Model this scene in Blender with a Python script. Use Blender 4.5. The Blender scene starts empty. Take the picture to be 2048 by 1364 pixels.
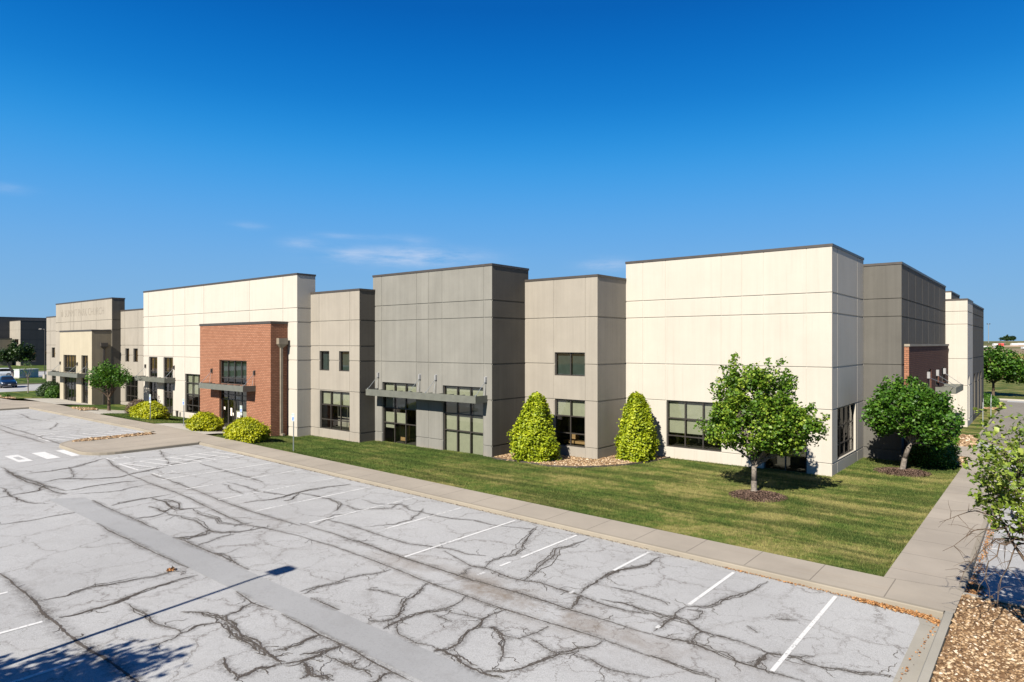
import bpy, bmesh, math, random
import numpy as np
from mathutils import Vector, Matrix
random.seed(7); rng = np.random.default_rng(7)
sc = bpy.context.scene
COL = sc.collection
R = math.radians
# ------------------------------------------------------------------ camera, sky, sun, exposure
cam = bpy.data.cameras.new("camera"); camo = bpy.data.objects.new("camera", cam); COL.objects.link(camo)
camo.location = (0, 0, 0)
camo.rotation_euler = (R(90), 0, R(39.185))
cam.sensor_width = 36; cam.lens = 1320 / 2048 * 36
cam.shift_y = -6 / 2048 * -1
cam.clip_start = 0.2; cam.clip_end = 8000
sc.camera = camo
sc.view_settings.view_transform = 'Standard'; sc.view_settings.look = 'None'
sc.view_settings.exposure = 1.2; sc.view_settings.gamma = 1
sc.render.resolution_x = 1024; sc.render.resolution_y = 682
SUN_EL = R(38.0); SUN_AZ = math.atan2(0.115, -0.99)      # direction towards the sun, clockwise from +Y
sun_dir = Vector((math.sin(SUN_AZ) * math.cos(SUN_EL), math.cos(SUN_AZ) * math.cos(SUN_EL), math.sin(SUN_EL)))
sl = bpy.data.lights.new("sun", 'SUN'); sl.energy = 5.0; sl.angle = R(0.53); sl.color = (1.0, 0.93, 0.82)
so = bpy.data.objects.new("sun", sl); COL.objects.link(so)
so.rotation_euler = (-sun_dir).to_track_quat('-Z', 'Y').to_euler(); so.location = (0, 0, 60)
world = bpy.data.worlds.new("World"); sc.world = world; world.use_nodes = True
wt = world.node_tree; wn = wt.nodes; wl = wt.links; wn.clear()
sky = wn.new('ShaderNodeTexSky'); sky.sky_type = 'NISHITA'; sky.sun_disc = False
sky.sun_elevation = SUN_EL; sky.sun_rotation = SUN_AZ; sky.altitude = 300; sky.air_density = 1.0; sky.dust_density = 0.35; sky.ozone_density = 4.5
bg = wn.new('ShaderNodeBackground'); bg.inputs['Strength'].default_value = 0.08
# faint wisps of cloud low above the roofs, fixed by direction
tc = wn.new('ShaderNodeTexCoord'); wout = wn.new('ShaderNodeOutputWorld')
def wmath(op, a, b=None, c=None):
    n = wn.new('ShaderNodeMath'); n.operation = op
    for i, v in enumerate((a, b, c)):
        if v is None: continue
        if isinstance(v, (int, float)): n.inputs[i].default_value = v
        else: wl.new(v, n.inputs[i])
    return n.outputs[0]
sep = wn.new('ShaderNodeSeparateXYZ'); wl.new(tc.outputs['Generated'], sep.inputs[0])
az = wmath('ARCTAN2', sep.outputs['X'], sep.outputs['Y'])        # 0 at +Y, positive to +X
hor = wmath('SQRT', wmath('ADD', wmath('MULTIPLY', sep.outputs['X'], sep.outputs['X']), wmath('MULTIPLY', sep.outputs['Y'], sep.outputs['Y'])))
el = wmath('ARCTAN2', sep.outputs['Z'], hor)
# the deep polarised blue of this sky: the Sky Texture graded by height above the horizon
grade_r = wn.new('ShaderNodeValToRGB'); ge = grade_r.color_ramp.elements
wl.new(wmath('DIVIDE', el, R(60)), grade_r.inputs[0]); grade_r.color_ramp.interpolation = 'B_SPLINE'
SKYC = [(0, (.26, .47, .70)), (3.9, (.215, .45, .74)), (8.9, (.140, .41, .81)), (14.8, (.030, .335, .80)), (20, (.003, .20, .64)), (26.8, (.0, .112, .47)), (60, (.001, .055, .27))]
while len(ge) < len(SKYC): ge.new(.5)
for e_, (dg_, c_) in zip(ge, SKYC): e_.position = dg_ / 60; e_.color = (*c_, 1)
hsv = wn.new('ShaderNodeVectorMath'); hsv.operation = 'SCALE'; hsv.inputs['Scale'].default_value = 1 / (.08 * 2 ** 1.2)
skm = wn.new('ShaderNodeMix'); skm.data_type = 'RGBA'; skm.inputs[0].default_value = .012
wl.new(grade_r.outputs[0], hsv.inputs[0]); wl.new(hsv.outputs[0], skm.inputs[6]); wl.new(sky.outputs[0], skm.inputs[7])
comb = wn.new('ShaderNodeCombineXYZ'); wl.new(wmath('MULTIPLY', az, 16.0), comb.inputs[0]); wl.new(wmath('MULTIPLY', el, 75.0), comb.inputs[1])
cn = wn.new('ShaderNodeTexNoise'); cn.inputs['Scale'].default_value = 1.0; cn.inputs['Detail'].default_value = 7; cn.inputs['Roughness'].default_value = 0.62
wl.new(comb.outputs[0], cn.inputs['Vector'])
acc = None
for px, py, wx, wy, st in ((818, 514, 118, 16, 1.35), (700, 472, 60, 5, .5), (605, 486, 30, 8, .7), (820, 480, 40, 10, .3), (1212, 530, 45, 11, .8), (15, 377, 26, 7, .4), (497, 451, 25, 6, .35), (690, 508, 30, 6, .5)):
    a0 = math.atan((px - 1024) / 1320) - R(39.185); e0 = math.atan((688 - py) / 1320 * math.cos(math.atan((px - 1024) / 1320)))
    dx = wmath('DIVIDE', wmath('SUBTRACT', az, a0), wx / 1320); dy = wmath('DIVIDE', wmath('SUBTRACT', el, e0), wy / 1320)
    r2 = wmath('ADD', wmath('MULTIPLY', dx, dx), wmath('MULTIPLY', dy, dy))
    m = wmath('MULTIPLY', wmath('EXPONENT', wmath('MULTIPLY', r2, -0.9)), st)
    acc = m if acc is None else wmath('ADD', acc, m)
cl = wmath('MULTIPLY', acc, wmath('SUBTRACT', cn.outputs['Fac'], 0.30)); cl = wmath('MULTIPLY', cl, 1.5)
cl = wmath('MINIMUM', wmath('MAXIMUM', cl, 0), 0.6)
mx = wn.new('ShaderNodeMix'); mx.data_type = 'RGBA'; wl.new(cl, mx.inputs[0]); wl.new(skm.outputs[2], mx.inputs[6]); mx.inputs[7].default_value = (3.6, 4.0, 4.9, 1)
wl.new(mx.outputs[2], bg.inputs['Color']); wl.new(bg.outputs[0], wout.inputs[0])

# ------------------------------------------------------------------ helpers
def link(o, parent=None):
    COL.objects.link(o)
    if parent is not None: o.parent = parent
    return o
def tag(o, label=None, cat=None, group=None, kind=None):
    if label: o['label'] = label
    if cat: o['category'] = cat
    if group: o['group'] = group
    if kind: o['kind'] = kind
    return o
def empty(name, loc=(0, 0, 0), rz=0):
    o = bpy.data.objects.new(name, None); o.location = loc; o.rotation_euler = (0, 0, rz); o.empty_display_size = .3
    return link(o)
class MB:
    """collects quads and polygons, then becomes one mesh"""
    def __init__(s): s.v = []; s.f = []; s.m = []
    def poly(s, pts, m=0):
        b = len(s.v); s.v += [tuple(p) for p in pts]; s.f.append(tuple(range(b, b + len(pts)))); s.m.append(m)
    def box(s, x0, x1, y0, y1, z0, z1, m=0, skip=()):
        b = len(s.v); s.v += [(x0, y0, z0), (x1, y0, z0), (x1, y1, z0), (x0, y1, z0), (x0, y0, z1), (x1, y0, z1), (x1, y1, z1), (x0, y1, z1)]
        fs = {'b': (0, 3, 2, 1), 't': (4, 5, 6, 7), 'f': (0, 1, 5, 4), 'r': (1, 2, 6, 5), 'k': (2, 3, 7, 6), 'l': (3, 0, 4, 7)}
        for k, q in fs.items():
            if k not in skip: s.f.append(tuple(b + i for i in q)); s.m.append(m)
    def tube(s, p0, p1, r0, r1=None, n=8, m=0, caps=True):
        r1 = r0 if r1 is None else r1
        p0 = Vector(p0); p1 = Vector(p1); d = (p1 - p0)
        if d.length < 1e-6: return
        d.normalize(); a = Vector((0, 0, 1)) if abs(d.z) < .9 else Vector((1, 0, 0)); u = d.cross(a).normalized(); w = d.cross(u)
        b = len(s.v)
        for p, r in ((p0, r0), (p1, r1)):
            for i in range(n):
                t = 2 * math.pi * i / n; s.v.append(tuple(p + (u * math.cos(t) + w * math.sin(t)) * r))
        for i in range(n):
            j = (i + 1) % n; s.f.append((b + i, b + n + i, b + n + j, b + j)); s.m.append(m)
        if caps:
            s.f.append(tuple(b + i for i in range(n))); s.m.append(m); s.f.append(tuple(b + n + i for i in reversed(range(n)))); s.m.append(m)
    def build(s, name, mats, parent=None, smooth=False, bevel=0):
        me = bpy.data.meshes.new(name); me.from_pydata(s.v, [], s.f)
        for m in (mats if isinstance(mats, (list, tuple)) else [mats]): me.materials.append(m)
        me.polygons.foreach_set('material_index', s.m)
        if smooth: me.polygons.foreach_set('use_smooth', [True] * len(me.polygons))
        me.update(); o = bpy.data.objects.new(name, me); link(o, parent)
        if bevel:
            b = o.modifiers.new('bevel', 'BEVEL'); b.width = bevel; b.segments = 2; b.limit_method = 'ANGLE'
        return o
def np_mesh(name, V, F, mat, parent=None, attr=None, smooth=False):
    """V (n,3) F (m,k) arrays of equal-sized faces"""
    me = bpy.data.meshes.new(name); n = len(V); m, k = F.shape
    me.vertices.add(n); me.vertices.foreach_set('co', np.asarray(V, dtype=np.float32).ravel())
    me.loops.add(m * k); me.loops.foreach_set('vertex_index', F.astype(np.int32).ravel())
    me.polygons.add(m); me.polygons.foreach_set('loop_start', np.arange(m, dtype=np.int32) * k)
    if smooth: me.polygons.foreach_set('use_smooth', np.ones(m, dtype=bool))
    me.materials.append(mat); me.update(calc_edges=True)
    if attr is not None:
        a = me.attributes.new('rnd', 'FLOAT', 'POINT'); a.data.foreach_set('value', np.asarray(attr, dtype=np.float32))
    return link(bpy.data.objects.new(name, me), parent)

# ------------------------------------------------------------------ materials
class NT:
    def __init__(s, name):
        s.mat = bpy.data.materials.new(name); s.mat.use_nodes = True; s.t = s.mat.node_tree; s.n = s.t.nodes; s.l = s.t.links
        s.b = s.n['Principled BSDF']; s.out = s.n['Material Output']
        s.geo = None
    def N(s, kind, **kw):
        n = s.n.new(kind)
        for k, v in kw.items(): setattr(n, k, v)
        return n
    def inp(s, node, key, v):
        if v is None: return
        if isinstance(v, bpy.types.NodeSocket): s.l.new(v, node.inputs[key])
        else: node.inputs[key].default_value = v
    def pos(s):
        if s.geo is None: s.geo = s.N('ShaderNodeNewGeometry')
        return s.geo.outputs['Position']
    def mapv(s, scale, v=None, rot=(0, 0, 0)):
        m = s.N('ShaderNodeMapping'); m.inputs['Scale'].default_value = scale; m.inputs['Rotation'].default_value = rot; s.l.new(v or s.pos(), m.inputs[0]); return m.outputs[0]
    def noise(s, scale, detail=4, rough=.55, vec=None, dist=0):
        n = s.N('ShaderNodeTexNoise'); n.inputs['Scale'].default_value = scale; n.inputs['Detail'].default_value = detail; n.inputs['Roughness'].default_value = rough; n.inputs['Distortion'].default_value = dist
        s.l.new(vec or s.pos(), n.inputs['Vector']); return n.outputs['Fac']
    def math(s, op, a, b=None, c=None, clamp=False):
        n = s.N('ShaderNodeMath', operation=op); n.use_clamp = clamp
        for i, v in enumerate((a, b, c)): s.inp(n, i, v)
        return n.outputs[0]
    def ramp(s, fac, stops, interp='LINEAR'):
        r = s.N('ShaderNodeValToRGB'); s.l.new(fac, r.inputs[0]); r.color_ramp.interpolation = interp
        e = r.color_ramp.elements
        while len(e) < len(stops): e.new(.5)
        for i, (p, c) in enumerate(stops):
            e[i].position = p; e[i].color = c if len(c) == 4 else (*c, 1)
        return r.outputs[0]
    def mix(s, fac, a, b, blend='MIX'):
        n = s.N('ShaderNodeMix', data_type='RGBA', blend_type=blend)
        s.inp(n, 0, fac); s.inp(n, 6, a if isinstance(a, bpy.types.NodeSocket) else (*a, 1)); s.inp(n, 7, b if isinstance(b, bpy.types.NodeSocket) else (*b, 1))
        return n.outputs[2]
    def rng(s, v, a, b, c=0., d=1.):
        n = s.N('ShaderNodeMapRange'); s.inp(n, 0, v); n.inputs[1].default_value = a; n.inputs[2].default_value = b; n.inputs[3].default_value = c; n.inputs[4].default_value = d; return n.outputs[0]
    def attr(s, name):
        n = s.N('ShaderNodeAttribute', attribute_name=name); return n.outputs['Fac']
    def bump(s, h, strength=.3, dist=.01):
        n = s.N('ShaderNodeBump'); n.inputs['Strength'].default_value = strength; n.inputs['Distance'].default_value = dist; s.l.new(h, n.inputs['Height']); s.l.new(n.outputs[0], s.b.inputs['Normal'])
    def fin(s, col=None, rough=.8, spec=.3, metal=0):
        if col is not None: s.inp(s.b, 'Base Color', col if isinstance(col, bpy.types.NodeSocket) else (*col, 1))
        s.inp(s.b, 'Roughness', rough); s.b.inputs['Specular IOR Level'].default_value = spec; s.b.inputs['Metallic'].default_value = metal
        return s.mat
def sep_xyz(t, v):
    n = t.N('ShaderNodeSeparateXYZ'); t.l.new(v, n.inputs[0]); return n.outputs
def simple(name, col, rough=.6, spec=.4, metal=0, var=.12, scale=3.):
    t = NT(name); f = t.noise(scale, 4)
    c = t.mix(t.rng(f, .3, .7), tuple(x * (1 - var) for x in col), tuple(min(1, x * (1 + var)) for x in col))
    return t.fin(c, rough, spec, metal)
def wall_mat(name, col, var=.07, stain=(.42, .27, .16), stain_amt=.35, rough=.88):
    t = NT(name)
    blot = t.noise(.55, 5, .6)
    streak = t.noise(1.0, 5, .6, t.mapv((2.6, 2.6, .10)))
    streak2 = t.noise(1.0, 3, .5, t.mapv((14., 14., .25)))
    fine = t.noise(28., 3, .6)
    f = t.math('ADD', t.math('MULTIPLY', blot, .45), t.math('ADD', t.math('MULTIPLY', streak, .4), t.math('MULTIPLY', streak2, .15)))
    c = t.mix(t.rng(f, .36, .64), tuple(x * (1 - var * 2.2) for x in col), tuple(x * (1 + var) for x in col))
    dirt = t.noise(1.0, 6, .7, t.mapv((7., 7., .16)))
    c = t.mix(t.rng(dirt, .56, .78, 0, .40), c, tuple(x * .55 for x in col))
    c = t.mix(t.rng(fine, .3, .7, 0, .10), c, tuple(x * .8 for x in col))
    z = sep_xyz(t, t.pos())[2]
    h = t.math('ADD', z, t.math('MULTIPLY', t.noise(1.7, 4, .6), .9))
    c = t.mix(t.rng(h, -6.62, -5.98, stain_amt, 0), c, tuple(a * .55 + b * .45 for a, b in zip(col, stain)))
    t.bump(t.noise(60., 3, .6), .25, .004)
    return t.fin(c, rough, .2)
M = {}
M['cream'] = wall_mat('cream_paint', (0.362, 0.337, 0.292), .035)
M['beige'] = wall_mat('beige_paint', (0.232, 0.211, 0.178), .06)
M['olive'] = wall_mat('olive_grey_paint', (0.162, 0.158, 0.141), .08)
M['church'] = wall_mat('warm_grey_paint', (0.245, 0.222, 0.185), .06)
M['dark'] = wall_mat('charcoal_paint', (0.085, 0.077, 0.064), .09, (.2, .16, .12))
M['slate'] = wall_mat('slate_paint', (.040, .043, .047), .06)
M['taupe'] = wall_mat('taupe_paint', (0.086, 0.082, 0.073), .09, (.25, .2, .15))
M['side_beige'] = wall_mat('shadow_beige_paint', (0.245, 0.215, 0.17), .08)
M['stucco'] = wall_mat('cream_stucco', (0.305, 0.272, 0.203), .05)
M['stucco_shade'] = wall_mat('shaded_stucco', (0.2, 0.17, 0.12), .08)  # same stucco for east faces, grazing-sun shade put into the colour
M['cap'] = simple('bronze_cap_metal', (0.045, 0.039, 0.034), .45, .4)
M['roof'] = simple('white_roof_membrane', (.55, .55, .53), .8, .2)
M['frame'] = simple('bronze_window_frame', (0.03, 0.026, 0.022), .42, .5)
M['canopy'] = simple('sage_grey_metal', (0.095, 0.098, 0.082), .42, .5)
M['steel'] = simple('galvanised_steel', (0.25, 0.27, 0.275), .42, .5, .5)
M['bracket'] = simple('pale_steel', (0.24, 0.24, 0.24), .4, .5, .2)
M['darkmetal'] = simple('dark_bronze_metal', (.045, .040, .035), .5, .4)
M['down'] = simple('tan_downspout_metal', (0.17, 0.145, 0.11), .5, .4)
M['blind'] = simple('roller_blind_fabric', (0.27, 0.265, 0.205), .9, .1, 0, .06)
M['blind_green'] = simple('tinted_film', (0.03, 0.043, 0.041), .8, .2, 0, .15)
M['blind_brown'] = simple('brown_curtain_fabric', (0.095, 0.055, 0.022), .9, .1, 0, .25)
M['room'] = simple('dim_room', (.055, .05, .045), .9, .1)
M['furn'] = simple('wooden_furniture', (.28, .17, .08), .7, .2)
M['white'] = simple('white_sign_paint', (0.42, 0.43, 0.43), .5, .4, 0, .04)
M['paper'] = simple('paper', (.62, .56, .48), .9, .1)
M['blue'] = simple('sign_blue', (.010, .10, .42), .5, .4, 0, .04)
M['green'] = simple('sign_green', (.03, .22, .16), .5, .4, 0, .04)
def glass_mat():
    t = NT('tinted_glass'); t.n.remove(t.b)
    fr = t.N('ShaderNodeFresnel'); fr.inputs['IOR'].default_value = 1.5
    tr = t.N('ShaderNodeBsdfTransparent'); tr.inputs[0].default_value = (.80, .84, .80, 1)
    gl = t.N('ShaderNodeBsdfGlossy'); gl.inputs['Roughness'].default_value = .015
    nz = t.N('ShaderNodeBump'); nz.inputs['Strength'].default_value = .04; nz.inputs['Distance'].default_value = .02; t.l.new(t.noise(.9, 2), nz.inputs['Height']); t.l.new(nz.outputs[0], gl.inputs['Normal'])
    mx = t.N('ShaderNodeMixShader'); t.l.new(t.math('ADD', fr.outputs[0], .05), mx.inputs[0]); t.l.new(tr.outputs[0], mx.inputs[1]); t.l.new(gl.outputs[0], mx.inputs[2]); t.l.new(mx.outputs[0], t.out.inputs[0])
    return t.mat
M['glass'] = glass_mat()
def brick_mat(name, c1, c2, mortar, axis='Y'):
    t = NT(name); s = sep_xyz(t, t.pos()); cb = t.N('ShaderNodeCombineXYZ')
    t.l.new(t.math('ADD', s[0], s[1]), cb.inputs[0]); t.l.new(s[2], cb.inputs[1])
    b = t.N('ShaderNodeTexBrick'); t.l.new(cb.outputs[0], b.inputs['Vector']); b.inputs['Scale'].default_value = 1
    b.inputs['Brick Width'].default_value = .30; b.inputs['Row Height'].default_value = .12; b.inputs['Mortar Size'].default_value = .021; b.inputs['Mortar Smooth'].default_value = .3; b.inputs['Bias'].default_value = 0
    b.inputs['Color1'].default_value = (*c1, 1); b.inputs['Color2'].default_value = (*c2, 1); b.inputs['Mortar'].default_value = (*mortar, 1)
    c = t.mix(t.rng(t.noise(.5, 4), .35, .7, 0, .35), b.outputs['Color'], tuple(x * .72 for x in c1))
    t.bump(t.math('SUBTRACT', 1, b.outputs['Fac']), .8, .012)
    return t.fin(c, .9, .15)
M['brick'] = brick_mat('red_brick', (.235, .102, .058), (.295, .140, .085), (.120, .066, .044))
M['brick_shade'] = brick_mat('shaded_brick', (.085, .036, .024), (.11, .05, .034), (.05, .03, .024))  # the red brick darkened for the east face, its shade painted in
def concrete(name, col, joint=None):
    t = NT(name); big = t.noise(.35, 5, .6); fine = t.noise(35., 4, .7)
    c = t.mix(t.rng(big, .35, .68), tuple(x * .86 for x in col), tuple(x * 1.10 for x in col))
    c = t.mix(t.rng(fine, .35, .7, 0, .25), c, tuple(x * .72 for x in col))
    st = t.noise(1., 5, .65, t.mapv((.25, 3.2, 1)))
    c = t.mix(t.rng(st, .58, .78, 0, .3), c, (col[0] * .75, col[1] * .62, col[2] * .48))
    if joint:
        ax, per, off = joint
        p = sep_xyz(t, t.pos())[ax]
        d = t.math('ABSOLUTE', t.math('SUBTRACT', t.math('FRACT', t.math('DIVIDE', t.math('SUBTRACT', p, off), per)), .5))
        j = t.math('LESS_THAN', t.math('MULTIPLY', t.math('SUBTRACT', .5, d), per), .014)
        slab = t.N('ShaderNodeTexWhiteNoise', noise_dimensions='1D'); t.l.new(t.math('FLOOR', t.math('DIVIDE', t.math('SUBTRACT', p, off), per)), slab.inputs['W'])
        c = t.mix(t.rng(slab.outputs['Value'], 0, 1, 0, .22), c, tuple(x * .78 for x in col))
        c = t.mix(t.math('MULTIPLY', j, .6), c, (.06, .05, .04))
    t.bump(fine, .25, .005)
    return t.fin(c, .9, .2)
M['walk'] = concrete('sidewalk_concrete', (0.262, 0.232, 0.19), (0, 1.83, .3))
M['walk2'] = concrete('side_walk_concrete', (0.262, 0.232, 0.192), (1, 1.83, .2))
M['kerb'] = concrete('kerb_concrete', (0.218, 0.192, 0.152))
M['kerb2'] = concrete('grey_gutter_concrete', (0.25, 0.235, 0.2))
M['pad'] = concrete('pale_pad_concrete', (0.32, 0.3, 0.26))
def asphalt(name, base, crack=True, spot=1.):
    t = NT(name)
    agg = t.noise(42., 3, .75); agg2 = t.noise(14., 4, .7); mid = t.noise(1.3, 6, .62); big = t.noise(.16, 5, .6)
    c = t.mix(t.rng(big, .35, .65), tuple(x * .90 for x in base), tuple(x * 1.06 for x in base))
    c = t.mix(t.rng(mid, .52, .75, 0, .35), c, (base[0] * .66, base[1] * .64, base[2] * .62))
    c = t.mix(t.rng(agg, .50, .66, 0, .62 * spot), c, tuple(x * .48 for x in base))
    c = t.mix(t.rng(agg, .30, .45, .30 * spot, 0), c, tuple(min(1, x * 1.5) for x in base))
    c = t.mix(t.rng(agg2, .52, .68, 0, .32), c, tuple(x * .6 for x in base))
    if crack:
        wv = t.N('ShaderNodeVectorMath', operation='ADD'); nz = t.N('ShaderNodeTexNoise'); nz.inputs['Scale'].default_value = 1.1; nz.inputs['Detail'].default_value = 6; nz.inputs['Roughness'].default_value = .7; t.l.new(t.pos(), nz.inputs['Vector'])
        sc_ = t.N('ShaderNodeVectorMath', operation='SCALE'); t.l.new(nz.outputs['Color'], sc_.inputs[0]); sc_.inputs['Scale'].default_value = 1.5
        t.l.new(t.pos(), wv.inputs[0]); t.l.new(sc_.outputs[0], wv.inputs[1])
        def web(scale, wdt, seed):
            mp = t.N('ShaderNodeVectorMath', operation='ADD'); t.l.new(wv.outputs[0], mp.inputs[0]); mp.inputs[1].default_value = seed
            vo = t.N('ShaderNodeTexVoronoi', feature='DISTANCE_TO_EDGE', voronoi_dimensions='2D'); vo.inputs['Scale'].default_value = scale; t.l.new(mp.outputs[0], vo.inputs['Vector'])
            return vo.outputs['Distance']
        jit = t.noise(2.6, 5, .75)
        d1 = web(.40, .01, (0, 0, 0)); d2 = web(.95, .01, (31, 7, 0))
        k1 = t.rng(t.math('ADD', d1, t.math('MULTIPLY', t.math('SUBTRACT', jit, .5), .010)), .004, .013, 1, 0)
        k1 = t.math('MULTIPLY', k1, t.rng(t.noise(.30, 4), .40, .56, .05, .58))
        k2 = t.rng(d2, .003, .016, 1, 0); k2 = t.math('MULTIPLY', k2, t.rng(t.noise(.23, 5, .65), .46, .58, 0, .70))
        soft = t.math('MULTIPLY', t.rng(d1, .0, .07, .30, 0), t.rng(t.noise(5., 5, .8), .42, .62))
        k = t.math('MAXIMUM', k1, k2)
        c = t.mix(soft, c, (.10, .088, .078))
        c = t.mix(k, c, (.075, .063, .054))
    # brown silt lying along the old utility trench
    s = sep_xyz(t, t.pos())
    band = t.math('EXPONENT', t.math('MULTIPLY', t.math('POWER', t.math('SUBTRACT', s[1], 13.3), 2), -1.6))
    silt = t.math('MULTIPLY', band, t.math('MULTIPLY', t.rng(t.noise(.7, 5, .7), .40, .60, 0, .85), t.math('MAXIMUM', t.math('EXPONENT', t.math('MULTIPLY', t.math('POWER', t.math('ADD', s[0], 11.0), 2), -.045)), .22)))
    c = t.mix(silt, c, (.135, .108, .082))
    t.bump(agg, .55, .006)
    return t.fin(c, .93, .15)
M['asphalt'] = asphalt('aged_asphalt', (0.292, 0.293, 0.29))
M['asphalt_far'] = asphalt('aged_asphalt_side', (0.282, 0.283, 0.28), False)
M['road'] = asphalt('road_asphalt', (0.175, 0.16, 0.138), False)
M['patch'] = asphalt('patch_asphalt', (0.238, 0.241, 0.241), False, .35)
def crack_mat():
    t = NT('crack_soil'); n = t.noise(9., 5, .75); a = t.attr('rnd')
    al = t.rng(t.math('ADD', a, t.math('MULTIPLY', t.math('SUBTRACT', n, .5), 1.1)), .30, .55)
    c = t.mix(t.noise(3., 4), (.034, .030, .027), (.092, .080, .070))
    t.inp(t.b, 'Alpha', al); return t.fin(c, .95, .1)
M['crack'] = crack_mat()
def halo_mat():
    t = NT('crack_dirt'); n = t.noise(16., 5, .8); n2 = t.noise(1.2, 4, .6); a = t.attr('rnd')
    al = t.math('MULTIPLY', t.math('MULTIPLY', a, t.rng(n, .40, .66)), t.rng(n2, .30, .60, .35, .95))
    t.inp(t.b, 'Alpha', al); return t.fin((.075, .064, .055), .95, .1)
M['halo'] = halo_mat()
def paint_mat():
    t = NT('parking_paint'); n = t.noise(11., 5, .8); n2 = t.noise(.8, 4)
    al = t.rng(t.math('ADD', n, t.math('MULTIPLY', n2, .5)), .98, .80)
    t.inp(t.b, 'Alpha', al); return t.fin((.47, .47, .46), .8, .2)
M['paint'] = paint_mat()
def paint_faded():
    t = NT('worn_parking_paint'); n = t.noise(9., 5, .8); n2 = t.noise(.9, 4)
    al = t.rng(t.math('ADD', n, t.math('MULTIPLY', n2, .9)), 1.12, .85, .35, .95)
    t.inp(t.b, 'Alpha', al); return t.fin((.50, .50, .49), .85, .2)
M['paint_worn'] = paint_faded()
def grass_col(t, dry=1.):
    st = t.noise(1., 4, .6, t.mapv((.16, 1.25, .3), None, (0, 0, R(-6))))
    pt = t.noise(.42, 5, .65); sm = t.noise(3.2, 4, .7)
    s = sep_xyz(t, t.pos())
    right = t.rng(s[0], -34, -16, -.015, .06 * dry)
    f = t.math('ADD', t.math('ADD', t.math('MULTIPLY', pt, .62), t.math('MULTIPLY', sm, .36)), right)
    c = t.ramp(f, [(.36, (.022, .054, .006)), (.47, (.058, .094, .016)), (.54, (.112, .124, .030)), (.61, (.205, .180, .064))])
    c = t.mix(t.rng(st, .45, .57, 0, .72), c, (.012, .030, .003))
    return c
def lawn_mat(name='lawn_grass', dry=1.):
    t = NT(name); c = grass_col(t, dry); f = t.noise(40., 4, .75)
    c = t.mix(t.rng(f, .4, .7, 0, .4), c, (.02, .028, .008)); t.bump(f, .8, .03); return t.fin(c, .95, .1)
M['lawn'] = lawn_mat()
def blade_mat():
    t = NT('grass_blade'); c = grass_col(t); a = t.attr('rnd')
    c = t.mix(t.rng(a, 0, 1, 0, .5), c, (.115, .135, .035)); return t.fin(c, .8, .2)
M['blade'] = blade_mat()
def terrain_mat():
    t = NT('open_land'); s = sep_xyz(t, t.pos())
    d = t.math('SQRT', t.math('ADD', t.math('MULTIPLY', s[0], s[0]), t.math('MULTIPLY', s[1], s[1])))
    dn = t.math('ADD', d, t.math('MULTIPLY', t.noise(.02, 4), 60))
    g = t.mix(t.noise(.06, 6, .7), (.045, .068, .018), (.095, .10, .03))
    w = t.mix(t.noise(.02, 7, .7), (.225, .16, .05), (.28, .21, .08))
    h = t.ramp(t.noise(.012, 7, .7), [(.38, (.045, .06, .02)), (.5, (.10, .095, .035)), (.62, (.17, .14, .065))])
    soil = t.mix(t.noise(.05, 6, .7), (.20, .15, .10), (.14, .12, .07))
    c = t.mix(t.rng(dn, 175, 190), g, w); c = t.mix(t.rng(dn, 560, 600), c, soil); c = t.mix(t.rng(dn, 740, 800), c, h)
    return t.fin(c, .95, .1)
M['land'] = terrain_mat()
def rock_mat(name, stops):
    t = NT(name); a = t.attr('rnd'); c = t.ramp(a, stops); n = t.noise(25., 3)
    c = t.mix(t.rng(n, .4, .7, 0, .3), c, (.10, .07, .045)); return t.fin(c, .85, .25)
M['rock'] = rock_mat('tan_river_rock', [(0, (.08, .045, .022)), (.35, (.18, .11, .055)), (.7, (.30, .205, .115)), (.92, (.42, .32, .21)), (1, (.52, .44, .35))])
M['bed'] = simple('rock_bed_soil', (0.14, 0.082, 0.042), .95, .1, 0, .4, 9.)
M['mulch'] = simple('bark_mulch', (0.055, 0.034, 0.025), .95, .1, 0, .5, 14.)
M['chip'] = rock_mat('mulch_chips', [(0, (.024, .014, .011)), (.5, (.065, .039, .029)), (1, (.15, .10, .075))])
M['litter'] = rock_mat('dry_leaf_litter', [(0, (.14, .06, .02)), (.5, (.30, .14, .05)), (1, (.42, .25, .11))])
def leaf_mat(name, lo, mid, hi, trans=.28):
    t = NT(name); a = t.attr('rnd'); c = t.ramp(a, [(0, lo), (.5, mid), (1, hi)])
    t.fin(c, .5, .35)
    tl = t.N('ShaderNodeBsdfTranslucent'); t.l.new(t.mix(1., c, (1.3, 1.35, .6), 'MULTIPLY'), tl.inputs[0])
    mx = t.N('ShaderNodeMixShader'); mx.inputs[0].default_value = trans; t.l.new(t.b.outputs[0], mx.inputs[1]); t.l.new(tl.outputs[0], mx.inputs[2]); t.l.new(mx.outputs[0], t.out.inputs[0])
    return t.mat
M['leaf_maple'] = leaf_mat('maple_leaf', (.022, .066, .004), (.078, .155, .010), (.27, .33, .035))
M['leaf_green'] = leaf_mat('green_leaf', (.013, .050, .003), (.040, .110, .008), (.11, .20, .020))
M['leaf_pale'] = leaf_mat('pale_leaf', (.045, .09, .008), (.13, .19, .02), (.30, .34, .07))
M['leaf_dark'] = leaf_mat('dark_leaf', (.008, .022, .004), (.017, .040, .007), (.032, .062, .012), .2)
M['leaf_gold'] = leaf_mat('golden_leaf', (.075, .105, .003), (.27, .29, .005), (.47, .45, .010), .3)
M['leaf_lime'] = leaf_mat('lime_leaf', (.06, .105, .004), (.22, .275, .008), (.42, .45, .022), .3)
M['leaf_plum'] = leaf_mat('plum_leaf', (.05, .035, .03), (.10, .07, .05), (.16, .11, .08), .2)
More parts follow.
